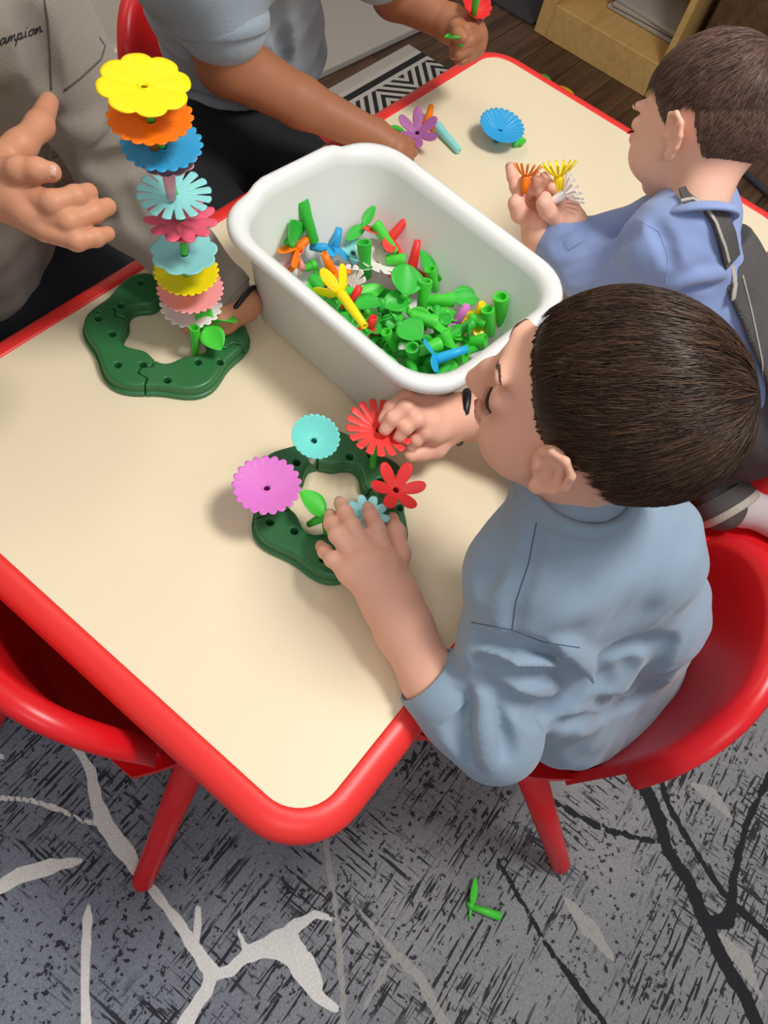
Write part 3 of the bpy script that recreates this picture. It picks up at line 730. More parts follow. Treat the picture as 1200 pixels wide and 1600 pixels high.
L_('broad green leaf on the near left side of the heap beside the yellow stem', (562, 515), TB + .045, (438, 555), TB + .04, .028, .3)
L_('green leaf lying in the middle of the heap left of the standing stem', (678, 512), TB + .035, (560, 540), TB + .03, .024, -.2)
L_('broad green leaf on top of the near half of the heap', (640, 618), TB + .045, (738, 690), TB + .045, .032, .1)
L_('green leaf at the near left wall of the tub below the yellow flower', (575, 648), TB + .02, (486, 656), TB + .03, .018, .2)
L_('tall green leaf behind the red spikes of the heap', (795, 440), TB + .02, (728, 290), TB + .045, .022, .3)
L_('pointed green leaf standing beside the magenta flower in the tub', (945, 692), TB + .02, (942, 600), TB + .05, .017, .4)
L_('small green leaf under the magenta flower in the tub', (826, 612), TB + .03, (872, 574), TB + .04, .014, .4)
L_('leaf with curled edge right of the near blue flower in the tub', (860, 640), TB + .02, (915, 672), TB + .03, .016, .4)
rr = random.Random(5)
def where(x, y): return ['at the far wall', 'mid heap', 'at the near rim'][0 if y > .36 else 1 if y > .28 else 2] + ['', ', by long wall'][1 if x < .47 else 0]
def inheap(x, y): return (x - .50) / .085 + (y - .30) / .13 < .75
k_ = 0
while k_ < 46:                                                  # buried pegs that show only as scraps of green
    x = rr.uniform(.425, .595); y = rr.uniform(.20, .43); a = rr.uniform(0, 6.28); l = rr.uniform(.032, .05); z = TB + rr.uniform(.0, .030); x2 = x + l * math.cos(a); y2 = y + l * math.sin(a)
    if not (inheap(x, y) and .425 < x2 < .60 and .20 < y2 < .44): continue
    k_ += 1; stem('small green peg buried low in tub ' + where(x, y), [(x, y, z), (x2, y2, z + rr.uniform(-.004, .016))], rr.uniform(.0052, .007), rr.choice(['green', 'greend']), 'buried green pegs in the tub')
k_ = 0
while k_ < 44:
    x = rr.uniform(.425, .595); y = rr.uniform(.20, .43); a = rr.uniform(0, 6.28); l = rr.uniform(.024, .036); z = TB + rr.uniform(.006, .036); x2 = x + l * math.cos(a); y2 = y + l * math.sin(a)
    if not (inheap(x, y) and .425 < x2 < .60 and .20 < y2 < .44): continue
    k_ += 1; leafpiece('small green leaf clip buried in tub ' + where(x, y), (x, y, z), (x2, y2, z + rr.uniform(-.006, .016)), rr.uniform(.016, .026), rr.choice(['green', 'greend']), 'buried green leaf clips in the tub', rr.uniform(-.8, .8), rr.random() < .6, .012)
def FT(label, m, R, n, style, disc, zd, tip, zt, cup=.3, spin=0):
    a = tp(*disc, zd + .008); b_ = tp(*tip, zt + .008); R *= 1.22; d = a - b_; flower(label, R, n, style, m, tuple(a), d, spin, cup, float(np.linalg.norm(d)), GF)
FT('orange trumpet flower lying in the far left corner of the tub', 'orange', .021, 6, 'petal6', (186, 282), TB + .035, (240, 228), TB + .045, .9)
FT('orange flower with upright spike left of the middle of the tub', 'orange', .019, 5, 'petal6', (342, 388), TB + .03, (302, 300), TB + .055, .25, .5)
FT('upper blue flower with small petals near the far wall of the tub', 'blue', .019, 6, 'petal8', (352, 270), TB + .035, (372, 188), TB + .055, .4)
FT('lower blue flower lying on its side left of the upper one in the tub', 'blue', .017, 6, 'petal8', (318, 280), TB + .03, (240, 272), TB + .03, .4)
FT('dull teal flower beside the upright stem in the tub', 'teal', .015, 8, 'petal8', (436, 300), TB + .02, (415, 330), TB + .0, .3)
FT('large red flower face down near the far wall of the tub with its spike up', 'coral', .036, 6, 'petal6', (604, 232), TB + .034, (692, 125), TB + .062, .25, .4)
FT('second red flower face down in the tub with a dark red spike', 'scarlet', .026, 6, 'petal6', (695, 370), TB + .028, (722, 245), TB + .062, .3, .1)
FT('small red spike flower left of the middle of the tub', 'scarlet', .013, 5, 'petal6', (432, 520), TB + .03, (462, 452), TB + .05, .5)
FT('tiny red flower at the near left wall of the tub', 'scarlet', .011, 5, 'petal6', (508, 626), TB + .03, (526, 585), TB + .045, .5)
FT('yellow flower with long spike against the near left wall of the tub', 'yellow', .021, 5, 'petal6', (376, 478), TB + .055, (486, 628), TB + .062, .9, .3)
FT('magenta spiky flower lying at the right of the tub', 'magenta', .016, 6, 'petal6', (895, 605), TB + .025, (944, 535), TB + .05, .6)
FT('yellow flower face down at the right end of the tub under a green stem', 'yellow', .021, 7, 'petal8', (985, 596), TB + .022, (1010, 525), TB + .05, .3)
FT('cyan blue flower lying at the near rim of the tub beside the boy\'s nose', 'cyan', .026, 6, 'petal8', (805, 775), TB + .035, (945, 728), TB + .05, .25, .2)
FT('pale pink flower at the far left wall of the tub under the orange one', 'pink', .018, 8, 'petal8', (178, 335), TB + .02, (215, 375), TB + .01, .3)
FT('pale pink spike flower below the orange one in the tub', 'pink', .016, 8, 'slit', (340, 430), TB + .02, (330, 492), TB + .035, .4)
FT('white daisy with slit petals in the middle of the tub behind the upright stem', 'white', .029, 12, 'slit', (545, 340), TB + .022, (520, 400), TB + .0, .25)
FT('white flower left of the upright stem in the tub', 'white', .024, 10, 'slit', (430, 375), TB + .016, (425, 440), TB + .0, .2)
FT('white flower on the tub floor left of the middle', 'white', .024, 14, 'slit', (410, 455), TB + .014, (440, 480), TB + .0, .2)

# toy dropped on the carpet
leafpiece('bright green leaf sprig dropped on the carpet in the foreground', at(737, 1415, .012), at(741, 1370, .014), .014, 'green', None, .6, False, .008)
sp = [c for c in C.objects if c.name.startswith('toy_leaf')][-1]
a_ = at(735, 1416, .010); b_ = at(782, 1432, .010); o = MB().tube([a_, a_ * .5 + b_ * .5, b_], [.0040, .0058, .0066], 12).build('stub', M['green'], None)
o.data.transform(sp.rotation_quaternion.to_matrix().to_4x4().inverted() @ Matrix.Translation(-Vector(sp.location))); child(o, sp)
o = MB().tube([at(735, 1418, .009), at(734, 1440, .007)], [.003, .0012], 8).build('tendril', M['green'], None)
o.data.transform(sp.rotation_quaternion.to_matrix().to_4x4().inverted() @ Matrix.Translation(-Vector(sp.location))); child(o, sp)

# ------------------------------------------------------------------ things beyond the table
cab = empty('open_cabinet', (2.50, .80, 0), 'low open maple plywood cabinet standing on the dark floor beyond the table', 'cabinet')
x0, x1, y0, y1, ht = 2.36, 2.74, .585, 1.03, .66
MB().box(((x0 + x1) / 2, y1 - .0225, ht / 2), (x1 - x0, .045, ht)).build('side_panel', M['maple'], cab, False, True, bevel=.003)
MB().box(((x0 + x1) / 2, y0 + .010, ht / 2), (x1 - x0, .020, ht)).build('side_panel', M['maple'], cab, False, True, bevel=.003)
MB().box((x0 + .010, (y0 + y1) / 2 - .012, .05), (.020, y1 - y0 - .067, .10)).build('kick_board', M['maple'], cab, False, True, bevel=.002)
MB().box(((x0 + x1) / 2 + .01, (y0 + y1) / 2 - .012, .092), (x1 - x0 - .022, y1 - y0 - .067, .016)).build('shelf', M['maple'], cab, False, True)
MB().box(((x0 + x1) / 2 + .05, (y0 + y1) / 2 - .012, .40), (x1 - x0 - .12, y1 - y0 - .067, .018)).build('shelf', M['maple'], cab, False, True)
MB().box(((x0 + x1) / 2, (y0 + y1) / 2, ht + .009), (x1 - x0, y1 - y0, .018)).build('top', M['maple'], cab, False, True)
MB().box((x1 - .008, (y0 + y1) / 2 - .012, .36), (.014, y1 - y0 - .067, .60)).build('back_panel', M['maple'], cab, False, True)
for i, (dz, w_) in enumerate(((0, .25), (.014, .23), (.026, .24))):
    b_ = MB().box((0, 0, .006), (.20, w_, .011)).build('tray', M['rugpale'], None, False, bevel=.002)
    put(b_, 2.60, .75, [0, 3, -4][i], .1015 + dz); tag(b_, ['pale grey flat tray at the bottom of the stack inside the cabinet', 'pale grey flat tray in the middle of the stack inside the cabinet', 'pale grey flat tray on top of the stack inside the cabinet'][i], 'tray', 'trays in the cabinet')
cb2 = empty('side_cabinet', (2.62, .44, 0), 'brown wooden cabinet right next to the open maple cabinet', 'cabinet')
M['brownwood'] = wood_mat('brown_veneer', '4F3A24', '6A4F32', .5)
MB().box((2.66, .455, .35), (.40, .20, .70)).build('carcass', M['brownwood'], cb2, False, True, bevel=.004)
MB().box((2.452, .455, .37), (.014, .185, .60)).build('door', M['brownwood'], cb2, False, True, bevel=.003)
mt = MB().box((0, 0, .004), (.70, .60, .008)).build('dark_mat', M['charcoal'], None, False, bevel=.002); put(mt, 2.75, 1.72 - .68, 0); mt.location.y = 1.35
tag(mt, 'dark charcoal floor mat lying beside the open cabinet', 'mat')
mt.location.x = 2.73
rl = MB().tube([(2.30, .36, .012), (2.27, .22, .012), (2.20, .0, .012)], .010, 10).build('cable', M['charcoal'], None); tag(rl, 'dark cable lying on the plank floor beyond the far table edge', 'cable')
# striped rug: concentric diamonds, real printed pattern
sm = bpy.data.materials.new('striped_weave'); sm.use_nodes = True; N, L = nodes(sm); b = N['Principled BSDF']; b.inputs['Roughness'].default_value = .95
tc = N.new('ShaderNodeTexCoord'); OB = tc.outputs['Object']; sx = N.new('ShaderNodeSeparateXYZ'); L.new(OB, sx.inputs[0])
ax_ = nmath('ABSOLUTE', nmath('SUBTRACT', nmath('FRACT', nmath('MULTIPLY', sx.outputs['X'], 4.2)), .5))
dd = nmath('ADD', nmath('MULTIPLY', ax_, .24), nmath('ABSOLUTE', sx.outputs['Y']))
st = nmath('GREATER_THAN', nmath('FRACT', nmath('MULTIPLY', dd, 28)), .5)
edge = nmath('GREATER_THAN', nmath('ABSOLUTE', sx.outputs['Y']), .235)
ed2 = nmath('MULTIPLY', edge, nmath('GREATER_THAN', nmath('FRACT', nmath('MULTIPLY', sx.outputs['Y'], 26)), .45))
pat = nmix(edge, nmix(st, srgb('B5B0A8'), srgb('1A1A1C')), nmix(ed2, srgb('B5B0A8'), srgb('1A1A1C')))
pat = nmix(nmath('GREATER_THAN', nmath('ABSOLUTE', sx.outputs['Y']), .285), pat, srgb('A8A29A')); L.new(pat, b.inputs['Base Color'])
rg = MB().box((0, 0, .004), (.78, .64, .008)).build('striped_rug', sm, None, False, bevel=.002); put(rg, 1.54, .90, 0); tag(rg, 'black and white striped rug on the floor between the table and the pale mat', 'rug')
pm = MB().box((0, 0, .012), (.9, .28, .024)).build('play_mat', M['rugpale'], None, False, bevel=.006); put(pm, 1.72, 1.40, -3); tag(pm, 'pale grey padded mat on the floor behind the child in pale blue polo', 'mat')
ft = empty('floor_toy', (2.105, .80, 0), 'small yellow and green toy lying on the floor beyond the far table edge', 'toy')
MB().lathe([(0, 0), (.030, 0), (.040, .012), (.036, .024), (.012, .030), (0, .030)], 20, (.0, -.03, 0)).build('yellow_piece', M['yellow'], ft)
MB().lathe([(0, 0), (.018, 0), (.026, .008), (.016, .016), (0, .018)], 20, (.035, .055, 0)).build('green_piece', M['greend'], ft)

# ------------------------------------------------------------------ people: shared builders
def W2(v): return MT @ np.array(v, float)                        # direction given in view axes -> world
class Pose:
    """head pose: world origin + axes (forward, left, up); scale"""
    def __init__(s, o, f, u, k=1.0):
        f = np.array(f, float); f /= np.linalg.norm(f); u = np.array(u, float); u -= f * (u @ f); u /= np.linalg.norm(u)
        s.o = np.array(o, float); s.R = np.stack([f, np.cross(u, f), u], 1); s.k = k
    def w(s, P): return s.o + (np.asarray(P, float) * s.k) @ s.R.T
    def l(s, P): return ((np.asarray(P, float) - s.o) @ s.R) / s.k
EARX = .010
def head_mesh(P, neck_world, rn=.034, h=.0018, closed=True):
    nb = P.l(neck_world); nv = nb - np.array([-.028, 0, -.05]); 
    f = Field((-.12, -.10, -.19), (.125, .10, .11), h)
    f.ell((-.014, 0, .012), (.085, .070, .077)); f.ell((.022, 0, -.020), (.062, .0595, .070), k=.02); f.ell((.030, 0, -.056), (.044, .043, .034), k=.02)
    f.ell((.060, 0, -.083), (.016, .017, .013), k=.022)
    for s_ in (-1, 1):
        f.ell((.050, s_ * .034, -.040), (.030, .024, .028), k=.022)
        f.ell((.080, s_ * .022, .018), (.008, .018, .006), k=.014)                       # brow ridge
        f.ell((.094, s_ * .031, -.002), (.018, .016, .011), k=.012, op='sub')            # eye hollow
        f.ell((.0715, s_ * .030, -.003), (.0125, .0150, .0110), k=.004)                  # lid over the eyeball
        f.rc((.0835, s_ * .0195, -.0085), (.0785, s_ * .042, -.0095), .0011, .0009, .002, 'sub')   # closed lid line
        f.ell((.089, s_ * .0085, -.0285), (.0075, .0060, .0055), k=.006)
        f.ell((.0935, s_ * .0060, -.0345), (.004, .003, .0025), k=.002, op='sub')
    f.chain([(.080, 0, .010), (.092, 0, -.010), (.1005, 0, -.0245)], [.007, .0075, .0090], .012)
    f.ell((.0855, 0, -.0485), (.0085, .0150, .0052), k=.008); f.ell((.0830, 0, -.0590), (.0085, .0135, .0062), k=.008)
    f.rc((.0955, -.004, -.0535), (.0955, .004, -.0535), .0026, .0026, .002, 'sub')
    for s_ in (-1, 1): f.rc((.0935, s_ * .003, -.0535), (.0800, s_ * .0175, -.0545), .0024, .0012, .002, 'sub')
    f.rc((.093, 0, -.0375), (.0925, 0, -.0440), .0016, .0016, .003, 'sub')
    for s_ in (-1, 1):                                                                    # ears
        e = lambda x, y, z: (x * .92 + EARX, s_ * (y * .985), z * .88 - .010)
        f.ell(e(-.006, .0730, .000), (.0160, .0050, .0230), R=[[.93, .36 * s_ * -1 * -1, 0], [-.36 * s_, .93, 0], [0, 0, 1]], k=.005)
        hx = [e(.006, .0730, .012), e(-.001, .0790, .0255), e(-.013, .0830, .0270), e(-.0225, .0850, .0150), e(-.0230, .0845, -.0010), e(-.0160, .0815, -.0160), e(-.006, .0760, -.0260)]
        f.chain(hx, [.0026, .0030, .0034, .0036, .0034, .0034, .0044], .0025)
        f.ell(e(-.003, .0760, -.0265), (.0062, .0045, .0070), k=.005)
        f.ell(e(-.004, .0815, -.003), (.0078, .0065, .0105), k=.003, op='sub'); f.ell(e(-.010, .0850, .013), (.0075, .0045, .0085), k=.003, op='sub')
        f.ell(e(.0045, .0745, -.003), (.0030, .0045, .0055), k=.003)
        f.chain([e(-.013, .0800, .012), e(-.0145, .0795, -.002), e(-.011, .0785, -.013)], [.0022, .0024, .0022], .003)
    nb2 = np.clip(nb, (-.11, -.09, -.175), (.11, .09, 1)); f.rc((-.026, 0, -.030), tuple(nb2), rn * 1.04, rn, .022)
    V, F = f.mesh(); V, F = relax(V, F, 1, .4); return P.w(V), F
def eye_parts(P, parent, skin_dark, brow):
    tr_ = BVHTree.FromPolygons([tuple(v) for v in V], [tuple(int(i) for i in q) for q in F])
    def onskin(p, off):
        h_ = tr_.find_nearest(Vector(P.w(p))); return np.array(h_[0] + h_[1] * off)
    for s_ in (1, -1):
        pts = [(.0835 + .0012, s_ * .0185, -.0080), (.0852, s_ * .024, -.0108), (.0845, s_ * .030, -.0122), (.0818, s_ * .037, -.0118), (.0775, s_ * .0435, -.0092)]
        o = MB().tube([P.w(p) for p in pts], [.0006, .0011, .0013, .0012, .0006], 6).build('eyelashes', M['lash'], parent, world=True)
        m = MB()
        for i in range(16):
            t = i / 15; a = np.array(pts[0]) * (1 - t) + np.array(pts[-1]) * t; a[0] = np.interp(t, [0, .25, .5, .75, 1], [q[0] for q in pts]); a[2] = np.interp(t, [0, .25, .5, .75, 1], [q[2] for q in pts])
            b_ = a + np.array([.0045, s_ * (.001 + .003 * t), -.0022]); m.tube([P.w(a), P.w(b_)], [.00045, .00012], 4)
        m.build('eyelashes', M['lash'], parent, world=True)
        m = MB(); r_ = random.Random(3)
        for i in range(90):
            t = r_.random(); x = .0855 - .0085 * t ** 2; y = .014 + .030 * t; z = .0165 + .006 * math.sin(t * 2.4) + r_.uniform(-.0016, .0016)
            a = np.array([x, s_ * y, z]); b_ = a + np.array([-.0018 * t, s_ * .005, .0012 * (1 - 2 * t)]); m.tube([onskin(a, .0000), onskin(b_, .0002)], [.00034, .00016], 4)
        m.build('eyebrow', M[brow], parent, world=True)
HLINE = {}
def hair(P, parent, m, table, crown, thick, length, n, seed=0, c=(-.014, 0, .012), rad=(.0865, .0715, .0785), fwd=.35, swirl=.35, lift=.9, w=.00055, sidethin=None, tone=(.15, 1.0)):
    """table: hairline as (azimuth deg from the face, min z of unit direction); thick(s), length(s) functions of direction"""
    c = np.array(c); rad = np.array(rad); az_, z_ = zip(*table)
    def mask(D):
        az = np.degrees(np.abs(np.arctan2(D[:, 1], D[:, 0]))); return D[:, 2] - np.interp(az, az_, z_)
    na, nb = 120, 70; TH = np.linspace(0, 2 * np.pi, na, endpoint=False); PH = np.linspace(0.02, np.pi - .35, nb)
    T_, P_ = np.meshgrid(TH, PH, indexing='ij'); D = np.stack([np.sin(P_) * np.cos(T_), np.sin(P_) * np.sin(T_), np.cos(P_)], -1).reshape(-1, 3)
    mk = mask(D); th = thick(D); g = np.clip((mk + .0) / .10, 0, 1); r_ = np.where(mk > 0, 1.0 + .86 * th * (g ** .5), .955)
    V = c + D * rad * r_[:, None]; I = (np.arange(na)[:, None] * nb + np.arange(nb - 1)[None]).ravel(); J = ((np.arange(na)[:, None] + 1) % na * nb + np.arange(nb - 1)[None]).ravel()
    F = np.stack([I, J, J + 1, I + 1], 1); F = F[(mk[F] > -.12).any(1)][:, ::-1]
    rg_ = np.random.default_rng(seed); S0 = rg_.normal(size=(n * 3, 3)); S0 /= np.linalg.norm(S0, axis=1)[:, None]; S0 = S0[mask(S0) > .01][:n]
    n = len(S0); cr = np.array(crown, float); cr /= np.linalg.norm(cr); Ln = length(S0) * rg_.uniform(.65, 1.1, n); TK = thick(S0); K = 6
    s_ = S0.copy(); T = s_ - (s_ @ cr)[:, None] * cr; T = T - (T * s_).sum(1)[:, None] * s_; T /= np.linalg.norm(T, axis=1)[:, None] + 1e-9
    fx = np.array([1.0, 0, 0]); fw = fx - (s_ @ fx)[:, None] * s_; fw /= np.linalg.norm(fw, axis=1)[:, None] + 1e-9
    wgt = fwd * np.clip(s_[:, 2:3] * 1.5, 0, 1); T = T * (1 - wgt) + fw * wgt + swirl * np.cross(s_, T) * np.clip(1.4 - np.arccos(np.clip(s_ @ cr, -1, 1))[:, None], 0, 1)
    # clumps: neighbouring strands share a small sideways turn
    cl = np.sin(s_[:, 0] * 17 + 3 * np.sin(s_[:, 1] * 11 + seed)) * np.cos(s_[:, 1] * 15 + 2 * np.sin(s_[:, 2] * 13)); T += np.cross(s_, T) * (cl * .22 + rg_.normal(size=n) * .12)[:, None]
    T /= np.linalg.norm(T, axis=1)[:, None]; PT = []; sd = s_.copy(); base = rg_.uniform(0, .75, n)
    for k in range(K):
        t = k / (K - 1); lf = 1 + TK * (base + (1.12 - base) * lift * t ** .7 * (1 - .25 * t * t)); PT.append(c + sd * rad * lf[:, None])
        sd = sd + T * (Ln / .08 / (K - 1))[:, None]; sd /= np.linalg.norm(sd, axis=1)[:, None]; T = T - (T * sd).sum(1)[:, None] * sd; T /= np.linalg.norm(T, axis=1)[:, None] + 1e-9
    PT = np.stack(PT, 1); TG = np.gradient(PT, axis=1); TG /= np.linalg.norm(TG, axis=2)[..., None] + 1e-9
    NR = (PT - c); NR /= np.linalg.norm(NR, axis=2)[..., None]; SD = np.cross(TG, NR); SD /= np.linalg.norm(SD, axis=2)[..., None] + 1e-9
    wd = w * np.array([1, 1, 1, .9, .65, .15])[None, :, None] * rg_.uniform(.7, 1.5, n)[:, None, None]
    A = PT + SD * wd; B = PT + NR * wd * .8; Cc = PT - SD * wd; VV = np.stack([A, B, Cc], 2).reshape(-1, 3); o = len(V)
    idx = np.arange(n)[:, None, None] * K * 3 + np.arange(K - 1)[None, :, None] * 3; Q = []
    for a, b_ in ((0, 1), (1, 2), (2, 0)): Q.append(np.stack([idx[..., 0] + a, idx[..., 0] + b_, idx[..., 0] + b_ + 3, idx[..., 0] + a + 3], -1).reshape(-1, 4))
    Fh = np.concatenate(Q) + o; V = np.concatenate([V, VV]); 
    tn = np.concatenate([np.full(o, .08), np.repeat(np.clip(rg_.normal(.42, .25, n) + .16 * cl, tone[0], tone[1]), K * 3)])
    ob = mesh_obj('hair', P.w(V), np.concatenate([F, Fh]), M[m], parent, True, True)
    a = ob.data.attributes.new('tone', 'FLOAT', 'POINT'); a.data.foreach_set('value', tn.astype(np.float32)); return ob
def hand_mesh(wrist, palm, fingers, thumb, h=.0013, rw=.024, forearm=None, k=.006):
    """palm: list of (point, radius) blended; fingers: list of (points, radii); forearm: (points, radii)"""
    allp = [wrist] + [p for p, r in palm] + [q for f, _ in fingers for q in f] + list(thumb[0]) + (list(forearm[0]) if forearm else [])
    f = field_of(allp, .045, h)
    if forearm: f.chain(forearm[0], forearm[1], .012)
    for p, r in palm: f.rc(wrist, p, rw, r, .011)
    for (p, r), (q, s_) in zip(palm[:-1], palm[1:]): f.rc(p, q, r, s_, .010)
    f.chain(thumb[0], thumb[1], .008)
    g = None
    for pts, rad in fingers:
        f.chain(pts[:2], rad[:2], k); f.chain(pts[1:], rad[1:], .0025)
        for q, r in list(zip(pts, rad))[1:-1]: f.ell(q, (r * 1.05,) * 3, k=.002)
    return f.mesh()
def nail(parent, tip, prev, up, r, m='skin_nail'):
    tip = np.array(tip); prev = np.array(prev); d = tip - prev; d /= np.linalg.norm(d); up = np.array(up, float); up -= d * (up @ d); up /= np.linalg.norm(up); sd = np.cross(d, up); V = []; F = []
    for i in range(5):
        for j in range(5):
            u = -1 + i / 2; v = -1 + j / 2; q = tip + d * (r * (.15 + .62 * u * (1 - .12 * v * v))) + sd * (v * r * .62) + up * (r * (.985 - .22 * v * v - .10 * max(0, u))); V.append(q)
    for i in range(4):
        for j in range(4): a = i * 5 + j; F.append((a, a + 1, a + 6, a + 5))
    o = mesh_obj('nail', V, F, M[m], parent, True, True); md = o.modifiers.new('thick', 'SOLIDIFY'); md.thickness = .0008; return o
M['skin_nail'] = mat('finger_nail', 'DDA593', .35, sss=.1)
def cuff(parent, p0, p1, r0, r1, m, th=.0035, name='cuff', n=28, flat=None):
    p0 = np.array(p0, float); p1 = np.array(p1, float); d = p1 - p0; d /= np.linalg.norm(d)
    pts = [p0, p0 * .6 + p1 * .4, p1 - d * .001, p1, p1 - d * .001, p0 * .6 + p1 * .4 ]; rad = [r0, (r0 + r1) / 2 + .0012, r1, r1 - th * .5, r1 - th, r1 - th]
    T = MB(); ref = np.array([0, 0, 1.]); u = np.cross(d, ref); u /= np.linalg.norm(u); v = np.cross(d, u); V = []; F = []; fa, fb = flat or (1, 1)
    for p, r in zip(pts, rad):
        for j in range(n): a = 2 * math.pi * j / n; V.append(p + r * (fa * math.cos(a) * u + fb * math.sin(a) * v))
    for i in range(len(pts) - 1):
        for j in range(n): F.append((i * n + j, i * n + (j + 1) % n, (i + 1) * n + (j + 1) % n, (i + 1) * n + j))
    return fixn(mesh_obj(name, V, F, M[m], parent, True, True))
def seam(parent, surf, pts, m, r=.0008, off=.0002, step=6, name='seam'):
    P = surf.path(pts, off, step)
    if len(P) < 2: return None
    return MB().tube(P, r, 6).build(name, M[m], parent, world=True)
def ribbon(parent, surf, pts, width, th, m, name, off=.0015, step=7):
    P = []
    for a, b_ in zip(pts[:-1], pts[1:]):
        k = max(1, int(math.hypot(b_[0] - a[0], b_[1] - a[1]) / step))
        for i in range(k):
            r = Vector(ray(a[0] + (b_[0] - a[0]) * i / k, a[1] + (b_[1] - a[1]) * i / k)).normalized(); h_ = surf.t.ray_cast(Vector(CAM), r)
            if h_[0] is not None: P.append((np.array(h_[0]), np.array(h_[1] if h_[1].dot(r) < 0 else -h_[1])))
    V = []; F = []; n = len(P)
    Nn = [sum(P[j][1] for j in range(max(0, i - 3), min(n, i + 4))) for i in range(n)]
    for i in range(n):
        t = P[min(i + 1, n - 1)][0] - P[max(i - 1, 0)][0]; t /= np.linalg.norm(t) + 1e-9; nn = Nn[i] / np.linalg.norm(Nn[i]); sd = np.cross(t, nn); sd /= np.linalg.norm(sd)
        c_ = P[i][0] + nn * off
        for a, b_ in ((-1, 0), (-1, 1), (1, 1), (1, 0)): V.append(c_ + sd * (a * width / 2) + nn * (b_ * th))
    for i in range(n - 1):
        for j in range(4): F.append((i * 4 + j, i * 4 + (j + 1) % 4, (i + 1) * 4 + (j + 1) % 4, (i + 1) * 4 + j))
    F += [(0, 1, 2, 3), tuple((n - 1) * 4 + j for j in (3, 2, 1, 0))]
    return autosmooth(fixn(mesh_obj(name, V, F, M[m], parent, True, True)), .6)
CHILD_LINE = [(0, .50), (25, .46), (42, .36), (56, .18), (66, -.02), (74, -.20), (84, -.30), (90, -.12), (94, .14), (108, .16), (118, -.10), (128, -.48), (145, -.66), (180, -.70)]

# ------------------------------------------------------------------ person 1: boy in the foreground
pr = empty('person', (.36, -.10, 0), 'dark-haired boy in a blue-grey sweatshirt seated in the foreground, planting flowers in the near ring', 'person')
PH1 = Pose((.326, .018, .838), (-.27, .96, -.05), (0.02, .05, 1), .975)
NK = at(893, 748, .758)
EARX = .026
parts = [head_mesh(PH1, NK, .037)]
# near (left) arm and hand
wL = at(610, 938, .570); el = at(775, 1150, .515)
fL = (([el, at(672, 1062, .547), at(630, 980, .562), wL], [.024, .027, .0285, .0265]))
pal = [(at(605, 882, .592), .0125), (at(585, 877, .595), .0130), (at(565, 880, .593), .0125), (at(548, 895, .588), .0112)]
fin = [([at(600, 866, .594), at(589, 828, .603), at(580, 808, .596), at(576, 796, .586)], [.0104, .0088, .0080, .0072]),
       ([at(574, 860, .597), at(550, 822, .605), at(539, 801, .596), at(532, 787, .583)], [.0104, .0086, .0080, .0072]),
       ([at(552, 868, .594), at(527, 836, .600), at(518, 818, .590), at(516, 806, .576)], [.0100, .0086, .0078, .0070]),
       ([at(542, 892, .588), at(519, 874, .588), at(508, 862, .578), at(502, 854, .566)], [.0094, .0078, .0072, .0064])]
thb = ([at(612, 905, .578), at(624, 866, .574), at(619, 832, .570), at(613, 812, .564)], [.0150, .0108, .0090, .0072])
parts.append(hand_mesh(wL, pal, fin, thb, .0013, .0255, fL))
# far (right) arm and hand
wR = at(722, 652, .578); 
palR = [(at(668, 636, .600), .0125), (at(664, 650, .602), .0130), (at(672, 664, .598), .0125), (at(680, 676, .592), .0115)]
finR = [([at(668, 636, .602), at(634, 624, .618), at(612, 638, .612), at(600, 655, .604)], [.0105, .0092, .0084, .0070]),
        ([at(664, 650, .604), at(634, 638, .622), at(614, 654, .614), at(602, 671, .603)], [.0105, .0092, .0084, .0070]),
        ([at(670, 664, .600), at(650, 656, .616), at(634, 668, .610), at(624, 682, .600)], [.0100, .0088, .0080, .0068]),
        ([at(680, 676, .592), at(664, 676, .600), at(650, 688, .592), at(643, 698, .584)], [.0092, .0080, .0072, .0062])]
thR = ([at(700, 680, .574), at(682, 700, .568), at(660, 706, .570), at(640, 712, .574)], [.0135, .0108, .0092, .0076])
eR = at(905, 700, .60)
parts.append(hand_mesh(wR, palR, finR, thR, .0013, .0235, ([eR, at(800, 665, .590), wR], [.031, .028, .0235])))
# hidden trunk joining head and arms
f = Field((.12, -.30, .28), (.58, .16, .80), .006)
f.rc(NK, at(920, 950, .56), .034, .042); f.rc(at(920, 950, .56), at(930, 1060, .42), .042, .040); f.rc(at(810, 900, .66), at(1005, 850, .66), .033, .033)
f.chain([at(810, 900, .66), el], [.033, .028]); f.chain([at(1005, 850, .66), eR], [.033, .028]); parts.append(f.mesh())
V, F = join(parts); body = mesh_obj('body', V, F, M['skin_a'], pr, True, True)
eye_parts(PH1, pr, 'skin_a', 'brow')
for fg, sgn in ((finR[0], 1), (finR[1], 1), (finR[2], 1)): nail(pr, fg[0][3], fg[0][2], (0.0, .25, 1), fg[1][3])
for fg in fin: nail(pr, fg[0][3], fg[0][2], (-.0, .5, 1), fg[1][3])
nail(pr, thb[0][3], thb[0][2], (.3, .1, 1), thb[1][3])
LN1 = [(0, .35), (22, .31), (34, .22), (42, .10), (49, -.02), (56, -.12), (60, -.30), (64, -.34), (67, -.05), (71, .16), (84, .16), (94, -.10), (104, -.42), (125, -.66), (180, -.74)]
hair(PH1, pr, 'hair_a', LN1, (-.86, -.14, .50), lambda D: .05 + .10 * np.clip(D[:, 2] * .6 - D[:, 0] * .5 + .3, 0, 1), lambda D: .016 + .030 * np.clip(D[:, 2] + .45, 0, 1), 38000, 1, fwd=.5, swirl=.5)
